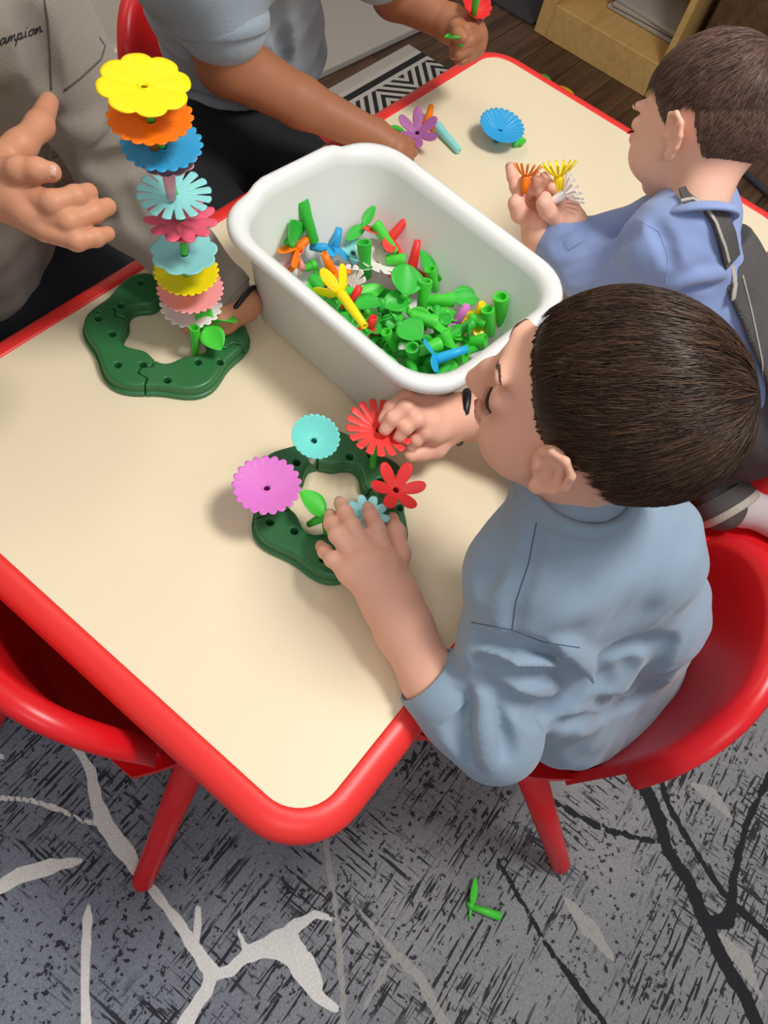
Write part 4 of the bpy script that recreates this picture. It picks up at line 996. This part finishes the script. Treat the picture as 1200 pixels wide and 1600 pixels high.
# lips as a coloured part
m_ = MB().tube([PH1.w((.0815, .0145, -.0540)), PH1.w((.0905, .0075, -.0505)), PH1.w((.0935, 0, -.0495)), PH1.w((.0905, -.0075, -.0505)), PH1.w((.0815, -.0145, -.0540))], [.0008, .0022, .0026, .0022, .0008], 8)
m_.tube([PH1.w((.0805, .0140, -.0560)), PH1.w((.0880, .0075, -.0590)), PH1.w((.0905, 0, -.0598)), PH1.w((.0880, -.0075, -.0590)), PH1.w((.0805, -.0140, -.0560))], [.0008, .0024, .0030, .0024, .0008], 8).build('lips', M['lips'], pr, world=True)
# sweatshirt
f = Field((.08, -.36, .27), (.64, .20, .80), .0038)
SL = at(812, 902, .668); SR = at(1000, 855, .672); MB_ = at(1000, 950, .56); hl = at(888, 1100, .380); hr = at(968, 1045, .385)
f.rc(SL, SR, .046, .047, .03); f.rc(NK - np.array([0, .012, .028]), at(920, 920, .60), .044, .070, .04); f.rc(NK - np.array([0, .012, .032]), SL * .75 + SR * .25, .040, .046, .035); f.rc(NK - np.array([0, .012, .032]), SR, .040, .046, .035)
f.rc(SL * .8 + SR * .2, at(860, 1040, .50), .050, .066, .04); f.rc(SR, MB_, .048, .062, .04); f.rc(MB_, hr, .062, .074, .04); f.rc(at(860, 1040, .50), hl, .066, .070, .04); f.rc(hl, hr, .070, .074, .03)
f.noise(.0016, 55, 3)
sl_ = at(640 + 50, 1080, .540)
f.chain([SL, at(795, 1010, .600), el, at(725, 1110, .530), sl_], [.045, .046, .043, .040, .037], .022)
f.chain([SR, at(960, 780, .63), eR, at(815, 668, .588)], [.045, .043, .038, .032], .02)
def folds(f, su, defs):
    """sink or raise soft creases along lines on the cloth"""
    for pts_, r_, dep, op_ in defs:
        P_ = su.path(pts_, 0, 9); 
        if len(P_) < 3: continue
        N_ = [(CAM - p) / np.linalg.norm(CAM - p) for p in P_]; n_ = len(P_)
        tp_ = [math.sin(math.pi * min(1, max(0, (i + .6) / n_))) ** .6 for i in range(n_)]
        if op_ == 'sub': Q_ = [p + n * (r_ * 1.0 - dep * t) for p, n, t in zip(P_, N_, tp_)]
        else: Q_ = [p - n * (r_ * 1.0 - dep * t) for p, n, t in zip(P_, N_, tp_)]
        f.chain(Q_, [r_] * n_, .010, op_)
shV, shF = f.mesh(); su = Surf(shV, shF)
folds(f, su, [([(862, 1000), (905, 1030), (925, 1062), (922, 1085)], .012, .006, 'add'), ([(800, 1012), (850, 1030), (895, 1062), (912, 1090)], .010, .007, 'sub'), ([(940, 1040), (948, 1075), (935, 1098)], .009, .008, 'sub'),
  ([(742, 1000), (790, 1022), (850, 1026)], .009, .005, 'sub'), ([(738, 1022), (790, 1042), (860, 1044)], .008, .004, 'add'), ([(742, 1040), (800, 1062), (870, 1064)], .009, .005, 'sub'), ([(752, 1075), (800, 1108), (845, 1120)], .010, .004, 'sub'),
  ([(748, 1060), (738, 1120), (735, 1200)], .009, .006, 'sub'), ([(752, 1075), (772, 1130), (792, 1185)], .008, .0055, 'sub'), ([(750, 1080), (757, 1140), (762, 1190)], .007, .004, 'add'), ([(722, 1095), (710, 1140), (718, 1175)], .009, .004, 'sub'),
  ([(950, 1040), (975, 1018), (1010, 1008), (1040, 1018)], .011, .006, 'sub'), ([(925, 1112), (975, 1100), (1025, 1052), (1045, 1010)], .010, .005, 'sub'), ([(880, 1136), (940, 1130), (1000, 1095), (1035, 1060)], .008, .005, 'sub'),
  ([(840, 1120), (900, 1095), (930, 1080)], .012, .005, 'sub'), ([(745, 925), (752, 905), (770, 890)], .008, .004, 'sub'), ([(835, 820), (824, 885), (804, 945), (799, 986)], .006, .002, 'sub')])
shV, shF = f.mesh(); shV, shF = relax(shV, shF, 1, .5)
sh = mesh_obj('sweatshirt', shV, shF, M['sweat_blue'], pr, True, True); su = Surf(shV, shF)
cuff(sh, at(704, 1092, .538), at(666, 1054, .549), .0395, .0365, 'sweat_blue')
for pts_ in ([(838, 818), (826, 880), (806, 940), (800, 984)], [(736, 972), (800, 984), (850, 1003), (905, 1012)]):
    seam(sh, su, pts_, 'seam_blue', .0006, .0)
# collar: a ribbed ring round the neck
nd = (NK - PH1.o); c0 = NK + np.array([.000, -.008, -.004]); ring = []
axn = (PH1.o - NK) * .6 + np.array([0, 0, .08]); axn /= np.linalg.norm(axn); uu_ = np.cross(axn, (1, 0, 0)); uu_ /= np.linalg.norm(uu_); vv_ = np.cross(axn, uu_)
MB().tube([c0 + .047 * (math.cos(a) * uu_ + math.sin(a) * vv_) for a in np.linspace(0, 2 * math.pi, 41)], .0058, 10, (1.0, 1.9)).build('collar', M['sweat_blue'], sh, world=True)
# watch on the far wrist
wt = MB().tube([wR + .0285 * (math.cos(a) * np.array(W2((.15, 1, 0))) / 1.01 + math.sin(a) * np.array(W2((0, .15, 1))) / 1.01) + np.array(W2((.001, 0, 0))) for a in np.linspace(0, 2 * math.pi, 33)], .0052, 8, (1, 1)).build('watch_strap', M['watch'], pr, world=True)
# trousers, socks, shoes under the table
f = Field((.18, -.30, .03), (.62, .32, .50), .006)
f.rc((.36, -.13, .375), (.44, -.16, .375), .075, .075, .03)
for x in (.33, .47): f.chain([(x, -.13, .365), (x, .13, .345), (x, .15, .12)], [.070, .052, .038], .02)
v, q = f.mesh(); mesh_obj('trousers', v, q, M['navy'], pr, True, True)
for x in (.33, .47):
    f = Field((x - .06, .08, -.005), (x + .06, .33, .13), .004); f.rc((x, .15, .09), (x, .16, .045), .036, .036, .01).rc((x, .16, .04), (x, .25, .032), .034, .026, .02).plane((0, 0, .0045), (0, 0, -1))
    v, q = f.mesh(); mesh_obj('shoe', v, q, M['watch'], pr, True, True)

# ------------------------------------------------------------------ person 2: boy in dungarees, kneeling on the second chair
p2 = empty('person', (.86, -.05, 0), 'short-haired boy in periwinkle shirt and black denim dungarees at the right, holding small flowers', 'person')
PH2 = Pose((.842, .146, .795), (.18, .83, -.526), (.26, .50, .824), .92)
N2 = at(1092, 318, .738)
EARX = .000
parts = [head_mesh(PH2, N2, .036)]
w2a = at(846, 366, .600); e2a = at(960, 375, .60)
parts.append(hand_mesh(w2a, [(at(818, 316, .612), .0115), (at(828, 312, .612), .012), (at(838, 314, .612), .0115), (at(846, 322, .610), .0105)],
   [([at(817, 318, .613), at(806, 292, .622), at(801, 276, .630), at(797, 261, .637)], [.0095, .0084, .0077, .0068]),
    ([at(826, 312, .613), at(816, 296, .632), at(818, 286, .646), at(826, 286, .652)], [.0095, .0084, .0076, .0068]),
    ([at(836, 312, .613), at(826, 302, .636), at(830, 296, .646), at(838, 298, .650)], [.0092, .0080, .0074, .0066]),
    ([at(846, 318, .612), at(842, 306, .628), at(846, 300, .636), at(852, 302, .638)], [.0086, .0074, .0068, .0060])],
   ([at(838, 350, .604), at(812, 334, .622), at(806, 318, .634), at(812, 306, .640)], [.0130, .0105, .0090, .0074]), .0014, .0215, ([e2a, at(885, 384, .599), at(866, 375, .600), w2a], [.018, .017, .018, .021])))
w2b = at(888, 350, .625); e2b = at(930, 445, .585)
parts.append(hand_mesh(w2b, [(at(862, 318, .640), .0110), (at(870, 314, .643), .0115), (at(880, 318, .640), .0110), (at(888, 326, .636), .0100)],
   [([at(860, 318, .642), at(846, 300, .652), at(841, 288, .658), at(838, 276, .662)], [.0092, .0082, .0075, .0067]),
    ([at(870, 314, .645), at(860, 298, .656), at(855, 288, .662), at(851, 277, .666)], [.0092, .0082, .0075, .0067]),
    ([at(880, 318, .642), at(874, 304, .656), at(868, 296, .664), at(862, 292, .668)], [.0088, .0078, .0072, .0064]),
    ([at(888, 326, .638), at(886, 314, .648), at(880, 306, .654), at(874, 303, .656)], [.0082, .0072, .0066, .0060])],
   ([at(872, 344, .628), at(856, 330, .646), at(850, 318, .656), at(852, 308, .660)], [.0125, .0100, .0086, .0072]), .0014, .0205, ([e2b, at(900, 382, .608), at(893, 370, .614), w2b], [.018, .017, .018, .0205])))
P2 = at(1178, 640, .47)
f = Field((.60, -.36, .26), (1.10, .26, .80), .006)
f.rc(N2, at(1095, 440, .60), .032, .038); f.rc(at(1095, 440, .60), P2, .038, .055); f.rc(at(1030, 395, .665), at(1085, 345, .68), .026, .024)
f.chain([at(1030, 395, .665), e2b], [.026, .018]); f.chain([at(1085, 345, .68), e2a], [.024, .018]); parts.append(f.mesh())
V, F = join(parts); mesh_obj('body', V, F, M['skin_b'], p2, True, True)
eye_parts(PH2, p2, 'skin_b', 'brow')
for fg in ((at(797, 261, .637), at(801, 276, .630)), (at(838, 276, .662), at(841, 288, .658)), (at(851, 277, .666), at(855, 288, .662))): nail(p2, fg[0], fg[1], CAM - fg[0], .0068)
LN2 = [(0, .50), (25, .47), (40, .40), (52, .26), (60, .10), (68, -.08), (76, -.26), (82, -.20), (86, .06), (94, .20), (99, .08), (103, -.30), (109, -.66), (120, -.86), (180, -.92)]
hair(PH2, p2, 'hair_b', LN2, (-.55, -.25, .80), lambda D: .018 + .13 * np.clip(D[:, 2] - .12, 0, 1) ** .8, lambda D: .008 + .040 * np.clip(D[:, 2], 0, 1), 24000, 5, fwd=.55, swirl=.5, tone=(.1, .95))
# shirt
f = Field((.55, -.36, .28), (1.16, .32, .82), .004)
SL2 = at(1036, 385, .682); SR2 = at(1096, 330, .702); M2 = at(1096, 455, .60)
f.rc(SL2, SR2, .042, .040, .03); f.rc(N2 - np.array([0, .006, .024]), M2, .042, .066, .04); f.rc(M2, P2, .066, .080, .04); f.rc(SL2, at(1075, 500, .56), .044, .060, .04)
f.noise(.0016, 60, 8)
f.chain([SL2, at(985, 425, .625), at(925, 428, .592), at(890, 370, .614)], [.043, .042, .038, .031], .018)
f.chain([SR2, at(1030, 350, .640), e2a, at(870, 380, .600)], [.040, .038, .035, .030], .018)
v, q = f.mesh(); su = Surf(v, q)
folds(f, su, [([(872, 400), (895, 392), (925, 380)], .007, .004, 'sub'), ([(876, 420), (905, 410), (932, 398)], .007, .005, 'sub'), ([(868, 385), (895, 376), (915, 362)], .006, .003, 'sub'), ([(885, 438), (915, 428), (945, 405)], .007, .004, 'sub'),
  ([(935, 400), (960, 380), (985, 362)], .008, .006, 'sub'), ([(1000, 470), (1050, 455), (1120, 440)], .008, .003, 'sub'), ([(1040, 445), (1080, 430), (1125, 425)], .008, .003, 'add'), ([(1020, 350), (1040, 380), (1048, 420)], .007, .003, 'sub')])
v, q = f.mesh(); v, q = relax(v, q, 1, .5)
s2 = mesh_obj('shirt', v, q, M['periwinkle'], p2, True, True); su = Surf(v, q)
cuff(s2, at(900, 384, .607), at(883, 352, .621), .0315, .0285, 'periwinkle'); cuff(s2, at(880, 385, .600), at(852, 367, .602), .0300, .0275, 'periwinkle')
for pts_ in ([(1000, 345), (1030, 362), (1044, 400), (1040, 450)],): seam(s2, su, pts_, 'periwinkle', .0006, .0)
an = (PH2.o - N2); an /= np.linalg.norm(an); uu_ = np.cross(an, (1, 0, 0)); uu_ /= np.linalg.norm(uu_); vv_ = np.cross(an, uu_)
MB().tube([N2 - an * .012 + .0385 * (math.cos(a) * uu_ + math.sin(a) * vv_) for a in np.linspace(0, 2 * math.pi, 37)], .0042, 10, (1.0, 2.2)).build('collar', M['periwinkle'], s2, world=True)
# dungarees: back panel, seat, legs
f = Field((.55, -.42, .24), (1.20, .32, .82), .004)
f.rc(M2, P2, .084, .098, .03); f.rc(SR2, M2, .047, .080, .03); f.rc(SL2, at(1075, 500, .56), .048, .068, .04)
bk = su.hit(1134, 450); tx = (P2 - M2) / np.linalg.norm(P2 - M2); nb_ = np.cross(tx, bk - CAM); nb_ /= np.linalg.norm(nb_); nb_ = nb_ if nb_ @ W2((-1, 0, 0)) > 0 else -nb_
f.plane(bk, nb_); top_ = su.hit(1142, 408); f.plane(top_, -tx)
hip = at(1165, 660, .43)
f.rc(P2, hip, .086, .080, .03); f.chain([hip, at(1090, 600, .37), ], [.075, .055], .02); f.chain([at(1090, 600, .37), at(1128, 790, .322)], [.050, .040], .02)
f.chain([at(1235, 640, .43), at(1200, 560, .36), at(1260, 700, .325)], [.072, .052, .042], .02); f.rc(hip, at(1235, 640, .43), .08, .076, .03)
f.noise(.0012, 60, 12); v, q = f.mesh(); v, q = relax(v, q, 1, .5)
dg = mesh_obj('dungarees', v, q, M['denim'], p2, True, True); sd_ = Surf(np.concatenate([v]), q)
sall = Surf(*join([(np.array([tuple(x.co) for x in s2.data.vertices]) + np.array(p2.location), np.array([tuple(p.vertices) for p in s2.data.polygons])), (v, q)]))
ribbon(dg, sall, [(1064, 314), (1084, 308), (1104, 318), (1120, 342), (1132, 375), (1140, 415)], .026, .0035, 'denim', 'shoulder_strap', off=.0035)
ribbon(dg, sall, [(1062, 321), (1080, 317), (1097, 327), (1112, 350), (1124, 382), (1132, 415)], .0035, .0045, 'denim_edge', 'strap_stitching', off=.0045)
ribbon(dg, sd_, [(1141, 415), (1146, 445), (1143, 480), (1137, 515)], .005, .004, 'denim_edge', 'frayed_edge', off=.001)
seam(dg, sd_, [(1160, 430), (1175, 490), (1190, 560), (1196, 610)], 'denim_edge', .0012, .0004, name='back_seam')
cuff(dg, at(1122, 770, .330), at(1140, 797, .322), .047, .0475, 'denim', name='leg_end'); cuff(dg, at(1136, 790, .324), at(1143, 800, .321), .0485, .0490, 'denim_edge', name='frayed_hem')
f = field_of([at(1120, 770, .32), at(1200, 835, .32)], .06, .004); f.chain([at(1125, 775, .327), at(1160, 792, .318), at(1200, 805, .312), at(1225, 830, .31)], [.030, .029, .026, .022], .02)
v, q = f.mesh(); mesh_obj('sock', v, q, M['sock'], p2, True, True)

G3 = 'small flowers held by the boy in dungarees'
UC = np.array(W2((0, 1, 0))); RC = np.array(W2((1, 0, 0))); ZC = np.array(W2((0, 0, 1)))
flower('small orange fringed flower between the boy\'s hands', .0195, 14, 'long', 'orange', tuple(at(822, 276, .666)), .9 * UC + .1 * RC + .45 * ZC, .1, .75, .020, G3)
flower('small yellow fringed flower at the boy\'s fingertips', .0235, 15, 'long', 'yellow', tuple(at(873, 276, .680)), .85 * UC - .1 * RC + .5 * ZC, .2, .70, .024, G3)
flower('small white fringed flower at the right of the boy\'s hands', .0235, 15, 'long', 'white', tuple(at(882, 303, .668)), .35 * UC + .8 * RC + .45 * ZC, .3, .70, .024, G3)

# ------------------------------------------------------------------ person 3: child in grey sweatshirt at the upper left
p3 = empty('person', (.26, .76, 0), 'person in a taupe grey sweatshirt at the left, one hand reaching towards the flower tower', 'person')
BK = np.array([0, .105, 0])
parts = []
S3 = at(70, 25, .85) + np.array([0, .045, 0]); E3 = at(212, 345, .615) + np.array([.01, .02, 0]); C3 = at(364, 462, .560)
w3 = C3 + (C3 - E3) / np.linalg.norm(C3 - E3) * .016
parts.append(hand_mesh(w3, [(at(338, 496, .551), .0095), (at(344, 502, .550), .0095), (at(350, 505, .549), .0095), (at(356, 504, .548), .009)],
   [([at(336, 496, .552), at(320, 506, .550), at(305, 512, .548), at(292, 514, .547)], [.0088, .0078, .0072, .0064]),
    ([at(342, 502, .551), at(328, 512, .549), at(314, 516, .547), at(304, 517, .546)], [.0088, .0078, .0072, .0064]),
    ([at(350, 504, .550), at(340, 514, .548), at(330, 518, .546), at(322, 519, .545)], [.0084, .0076, .0068, .0062]),
    ([at(356, 502, .549), at(352, 512, .547), at(346, 517, .545), at(340, 518, .545)], [.0078, .0070, .0064, .0058])],
   ([at(352, 480, .558), at(334, 486, .556), at(318, 492, .552), at(306, 497, .550)], [.0105, .0088, .0078, .0066]), .0015, .0165, ([E3, w3], [.022, .0175])))
wr3 = at(-75, 268, .80)
parts.append(hand_mesh(wr3, [(at(0, 268, .812), .0125), (at(26, 300, .812), .0120), (at(44, 328, .808), .0112), (at(66, 352, .802), .0095)],
   [([at(-8, 268, .818), at(30, 266, .834), at(58, 266, .838), at(80, 269, .838)], [.0118, .0105, .0094, .0080]),
    ([at(32, 306, .812), at(84, 318, .822), at(118, 308, .822), at(138, 301, .818)], [.0115, .0104, .0092, .0078]),
    ([at(50, 334, .808), at(108, 346, .812), at(146, 332, .810), at(168, 323, .806)], [.0108, .0098, .0086, .0074]),
    ([at(72, 360, .802), at(120, 376, .802), at(150, 371, .800), at(168, 365, .796)], [.0095, .0082, .0073, .0063])],
   ([at(-25, 270, .806), at(32, 228, .815), at(62, 196, .812), at(76, 160, .805)], [.0150, .0122, .0112, .0088]), .0015, .022, ([at(-170, 320, .78), wr3], [.030, .023]), .003))
top3 = at(20, 60, .82) + BK; bot3 = at(10, 470, .50) + BK
f = Field((-.02, .58, .30), (.52, .95, 1.12), .006); f.rc(bot3, top3, .075, .08, .03); f.rc(S3, S3 - np.array([.22, -.02, 0]), .035, .035, .02); f.rc(S3, E3, .030, .022, .01); f.rc(top3, (.24, .76, .97), .06, .040, .03)
parts.append(f.mesh())
P3 = Pose((.25, .745, 1.075), (.25, -.93, -.26), (0, -.25, 1), 1.05); parts.append(head_mesh(P3, np.array([.25, .76, .95]), .042, .0026))
V, F = join(parts); mesh_obj('body', V, F, M['skin_d'], p3, True, True)
hair(P3, p3, 'hair_a', CHILD_LINE, (-.72, 0, .68), lambda D: .06 + .08 * np.clip(D[:, 2] + .3, 0, 1), lambda D: .02 + .03 * np.clip(D[:, 2] + .4, 0, 1), 7000, 9, w=.0009)
nail(p3, at(80, 269, .838), at(62, 266, .838), CAM - at(80, 269, .838) + np.array([0, .3, 0]), .0080)
f = Field((-.08, .43, .36), (.56, .98, 1.04), .0045)
f.rc(bot3, top3, .098, .102, .03); f.rc(bot3 - np.array([.11, 0, 0]), top3 - np.array([.11, 0, 0]), .098, .102, .03); f.rc(bot3 + np.array([.045, .01, 0]), top3 + np.array([.02, .01, 0]), .088, .085, .04)
f.rc(S3 + np.array([-.02, 0, 0]), S3 - np.array([.30, -.02, -.02]), .058, .060, .04); f.rc(top3 + np.array([-.06, 0, 0]), (.24, .77, .95), .09, .058, .03)
f.noise(.0035, 38, 21)
mid3 = (S3 + E3) / 2 + np.array([.012, 0, .0])
f.chain([S3, mid3, E3], [.062, .053, .045], .012); f.chain([E3, (E3 + C3) / 2, C3 - (C3 - E3) * .08], [.045, .040, .031], .02)
wq = at(-95, 280, .795); f.chain([at(-260, 150, .86) + BK * .3, at(-200, 400, .72), wq], [.06, .055, .042], .02)
v, q = f.mesh(); su = Surf(v, q)
folds(f, su, [([(80, 190), (92, 250), (120, 300), (165, 345)], .013, .012, 'sub'), ([(105, 215), (140, 235), (170, 215), (195, 195)], .012, .006, 'sub'), ([(102, 190), (130, 205), (150, 185)], .011, .004, 'add'), ([(130, 262), (165, 268), (200, 255)], .012, .005, 'sub'),
  ([(185, 285), (205, 262), (225, 255)], .009, .004, 'sub'), ([(200, 300), (205, 340), (225, 365)], .008, .004, 'sub'), ([(55, 30), (70, 90), (78, 150)], .014, .004, 'sub')])
v, q = f.mesh(); v, q = relax(v, q, 1, .5); s3 = mesh_obj('sweatshirt', v, q, M['grey_hood'], p3, True, True); su = Surf(v, q)
cuff(s3, C3 - (C3 - E3) * .12, C3 + (C3 - E3) * .02, .0325, .0300, 'grey_hood'); cuff(s3, wq - np.array([.03, 0, 0]), wq + (wr3 - wq) * .9 + np.array([.0, 0, 0]), .040, .034, 'grey_hood')
ring = []; cx_ = C3 + (C3 - E3) * .02; d_ = (C3 - E3) / np.linalg.norm(C3 - E3); ua = np.cross(d_, (0, 0, 1)); ua /= np.linalg.norm(ua); ub = np.cross(d_, ua)
MB().tube([cx_ + d_ * .010 + .0245 * (math.cos(a) * ua + math.sin(a) * ub) for a in np.linspace(0, 2 * math.pi, 33)], .0032, 8).build('dark_cuff_ring', M['watch'], p3, world=True)  # thin black ring round the wrist just past the cuff end
for pts_ in ([(155, 58), (164, 72), (158, 92), (128, 120), (100, 142)], [(68, -5), (74, 30), (78, 80), (80, 140)]): seam(s3, su, pts_, 'seam_grey', .0010, .0)
for pts_ in ([(0, 505), (60, 498), (120, 480), (190, 440)],): seam(s3, su, pts_, 'seam_grey', .0012, .0)
# script print on the chest: "champion", strokes in letter-height units
GL_ = {'c': [[(.75, .75), (.45, 1), (.1, .7), (.1, .25), (.4, 0), (.8, .2)]], 'h': [[(.0, 0), (.35, 1.9), (.1, 0), (.3, .8), (.6, 1), (.7, .6), (.65, .1), (.9, .1)]], 'a': [[(.8, .9), (.4, 1), (.1, .5), (.3, 0), (.7, .4), (.8, 1), (.8, .1), (1.05, .15)]],
       'm': [[(.0, 0), (.15, 1), (.15, .1), (.35, .9), (.5, 1), (.5, .1), (.7, .9), (.9, 1), (.95, .1), (1.15, .15)]], 'p': [[(.15, 1.1), (.0, -.9), (.2, .6), (.5, 1), (.75, .6), (.5, .05), (.15, .2), (.6, .0), (1.0, .2)]],
       'i': [[(.1, 1), (.1, .1), (.35, .15)], [(.2, 1.45), (.24, 1.55)]], 'o': [[(.5, 1), (.15, .7), (.15, .2), (.5, 0), (.8, .4), (.7, .9), (.5, 1), (.8, .8), (1.05, .9)]], 'n': [[(.0, 0), (.15, 1), (.15, .1), (.4, .9), (.6, 1), (.65, .1), (.95, .3)]]}
x_ = 0; LT = []
for ch in 'champion': LT.append((ch, x_)); x_ += {'c': .9, 'h': .95, 'a': 1.05, 'm': 1.2, 'p': 1.05, 'i': .45, 'o': 1.0, 'n': .95}[ch]
hgt = 12.5; m_ = MB(); e0 = np.array([66 - x_ * hgt * .955, 50 + x_ * hgt * .30]); ex_ = np.array([hgt * .955, -hgt * .30]); ey_ = np.array([hgt * .12, -hgt * .82])
for ch, xo in LT:
    for st_ in GL_[ch]:
        P_ = [e0 + ex_ * (xo + a) + ey_ * b_ for a, b_ in st_]
        W_ = su.path([tuple(p) for p in P_], .0002, 2)
        if len(W_) > 1: m_.tube(W_, .00055, 5)
m_.build('chest_print', M['black_ink'], s3, world=True)
f = Field((-.06, .30, .02), (.52, .98, .58), .007); f.rc((.10, .80, .43), (.32, .80, .43), .095, .095, .03)
for x in (.08, .36): f.chain([(x, .76, .42), (x + .02, .50, .385), (x + .02, .44, .10)], [.085, .064, .045], .02)
v, q = f.mesh(); mesh_obj('trousers', v, q, M['navy'], p3, True, True)

# ------------------------------------------------------------------ person 4: child in pale blue polo
p4 = empty('person', (.69, .76, 0), 'person in a pale blue polo shirt behind the tub, holding a red flower toy', 'person')
parts = []
S4 = at(322, -60, .78) + np.array([.0, .02, 0]); E4 = at(356, 96, .640); W4 = at(585, 214, .556)
parts.append(hand_mesh(W4, [(at(618, 222, .556), .012), (at(622, 230, .553), .012), (at(620, 238, .550), .0115)],
   [([at(618, 222, .556), at(634, 222, .552), at(642, 226, .545)], [.010, .009, .008]), ([at(622, 230, .553), at(638, 234, .549), at(645, 238, .542)], [.010, .009, .008]), ([at(620, 238, .550), at(634, 244, .546), at(640, 248, .540)], [.010, .0085, .0075])],
   ([at(600, 226, .55), at(608, 240, .546), at(616, 248, .542)], [.012, .010, .008]), .0018, .022, ([S4, E4, at(470, 160, .590), W4], [.044, .043, .034, .0245])))
S4b = at(600, -90, .78) + np.array([.0, .05, 0]); E4b = at(632, 0, .640) + np.array([0, .02, 0]); W4b = at(705, 38, .640)
fist = [(at(742, 44, .648), .0125), (at(746, 56, .640), .0125), (at(744, 70, .630), .0120), (at(738, 80, .622), .0110)]
parts.append(hand_mesh(W4b, fist,
   [([at(744, 44, .650), at(728, 46, .662), at(712, 50, .662), at(706, 54, .655)], [.0100, .0088, .0080, .0070]),
    ([at(748, 58, .642), at(734, 64, .656), at(718, 70, .656), at(708, 74, .648)], [.0100, .0088, .0080, .0070]),
    ([at(745, 72, .632), at(732, 78, .644), at(716, 84, .644), at(708, 86, .636)], [.0096, .0084, .0076, .0067]),
    ([at(738, 84, .622), at(730, 90, .632), at(722, 94, .630), at(716, 95, .622)], [.0088, .0076, .0070, .0062])],
   ([at(722, 34, .648), at(712, 44, .664), at(716, 54, .670), at(724, 60, .670)], [.0130, .0105, .0090, .0076]), .0015, .022, ([S4b, E4b, W4b], [.038, .035, .024])))
top4 = at(456, -70, .80) + np.array([0, .125, 0]); bot4 = at(482, 112, .55) + np.array([0, .118, 0])
f = Field((.42, .58, .34), (1.05, .95, 1.10), .006); f.rc(bot4, top4, .075, .075, .03); f.rc(top4, top4 + np.array([.0, .0, .13]), .05, .036, .02); f.rc(S4, S4b, .034, .034, .02); parts.append(f.mesh())
P4 = Pose(top4 + np.array([0, -.03, .235]), (-.05, -.95, -.3), (0, -.3, 1), 1.02); parts.append(head_mesh(P4, top4 + np.array([0, 0, .12]), .038, .0026))
V, F = join(parts); mesh_obj('body', V, F, M['skin_c'], p4, True, True)
hair(P4, p4, 'hair_a', CHILD_LINE, (-.72, 0, .68), lambda D: .05 + .05 * np.clip(D[:, 2] + .3, 0, 1), lambda D: .012 + .015 * np.clip(D[:, 2] + .4, 0, 1), 6000, 13, w=.0009)
f = Field((.40, .52, .36), (1.10, .98, 1.00), .0045)
for dx, r in ((-.045, .088), (.045, .088), (0, .092)): f.rc(bot4 + np.array([dx - .006, 0, -.03]), top4 + np.array([dx, 0, -.02]), r + .006, r, .03)
f.rc(S4, S4b, .05, .05, .04); f.rc(top4, top4 + np.array([0, 0, .07]), .08, .05, .03)
f.noise(.0028, 42, 33)
f.chain([S4, at(345, 24, .700)], [.060, .061], .012); f.chain([S4b, (S4b + E4b) / 2], [.055, .052], .012)
endp = at(345, 62, .664); dr = endp - S4; dr /= np.linalg.norm(dr)
v, q = f.mesh(); su = Surf(v, q)
folds(f, su, [([(300, 150), (345, 165), (400, 170)], .010, .004, 'sub'), ([(295, 172), (340, 182), (400, 185)], .010, .004, 'sub'), ([(430, 10), (445, 60), (450, 110)], .014, .004, 'sub'), ([(560, 20), (575, 80), (570, 130)], .014, .003, 'add')])
v, q = f.mesh(); v, q = relax(v, q, 1, .5); s4 = mesh_obj('polo_shirt', v, q, M['polo'], p4, True, True)
cuff(s4, at(343, 14, .708), at(348, 46, .686), .0630, .0630, 'polo', .005, 'sleeve_hem')
f = Field((.46, .30, .02), (1.0, .98, .52), .007); f.rc((.62, .82, .42), (.80, .82, .42), .09, .09, .03)
for x in (.60, .80): f.chain([(x, .80, .41), (x, .52, .375), (x, .48, .10)], [.082, .062, .045], .02)
v, q = f.mesh(); mesh_obj('trousers', v, q, M['black_trs'], p4, True, True)
G4 = 'toys in the fist of the child in polo'
flower('scarlet cup flower held up in the fist of the child in pale blue polo', .0235, 12, 'scallop', 'scarlet', tuple(at(741, 16, .672)), (-.25, -.35, .9), 0, .55, .030, G4)
stem('green peg standing in the scarlet cup flower', [at(740, 24, .670), at(746, -14, .715)], .0058, 'green', G4)
leafpiece('green leaf sticking out between fist and forearm of the child in polo', at(724, 60, .668), at(694, 60, .662), .030, 'green', G4, .3, False, .01)
stem('end of a green peg showing below the fist', [at(716, 98, .612), at(722, 84, .628)], .0055, 'green', G4)
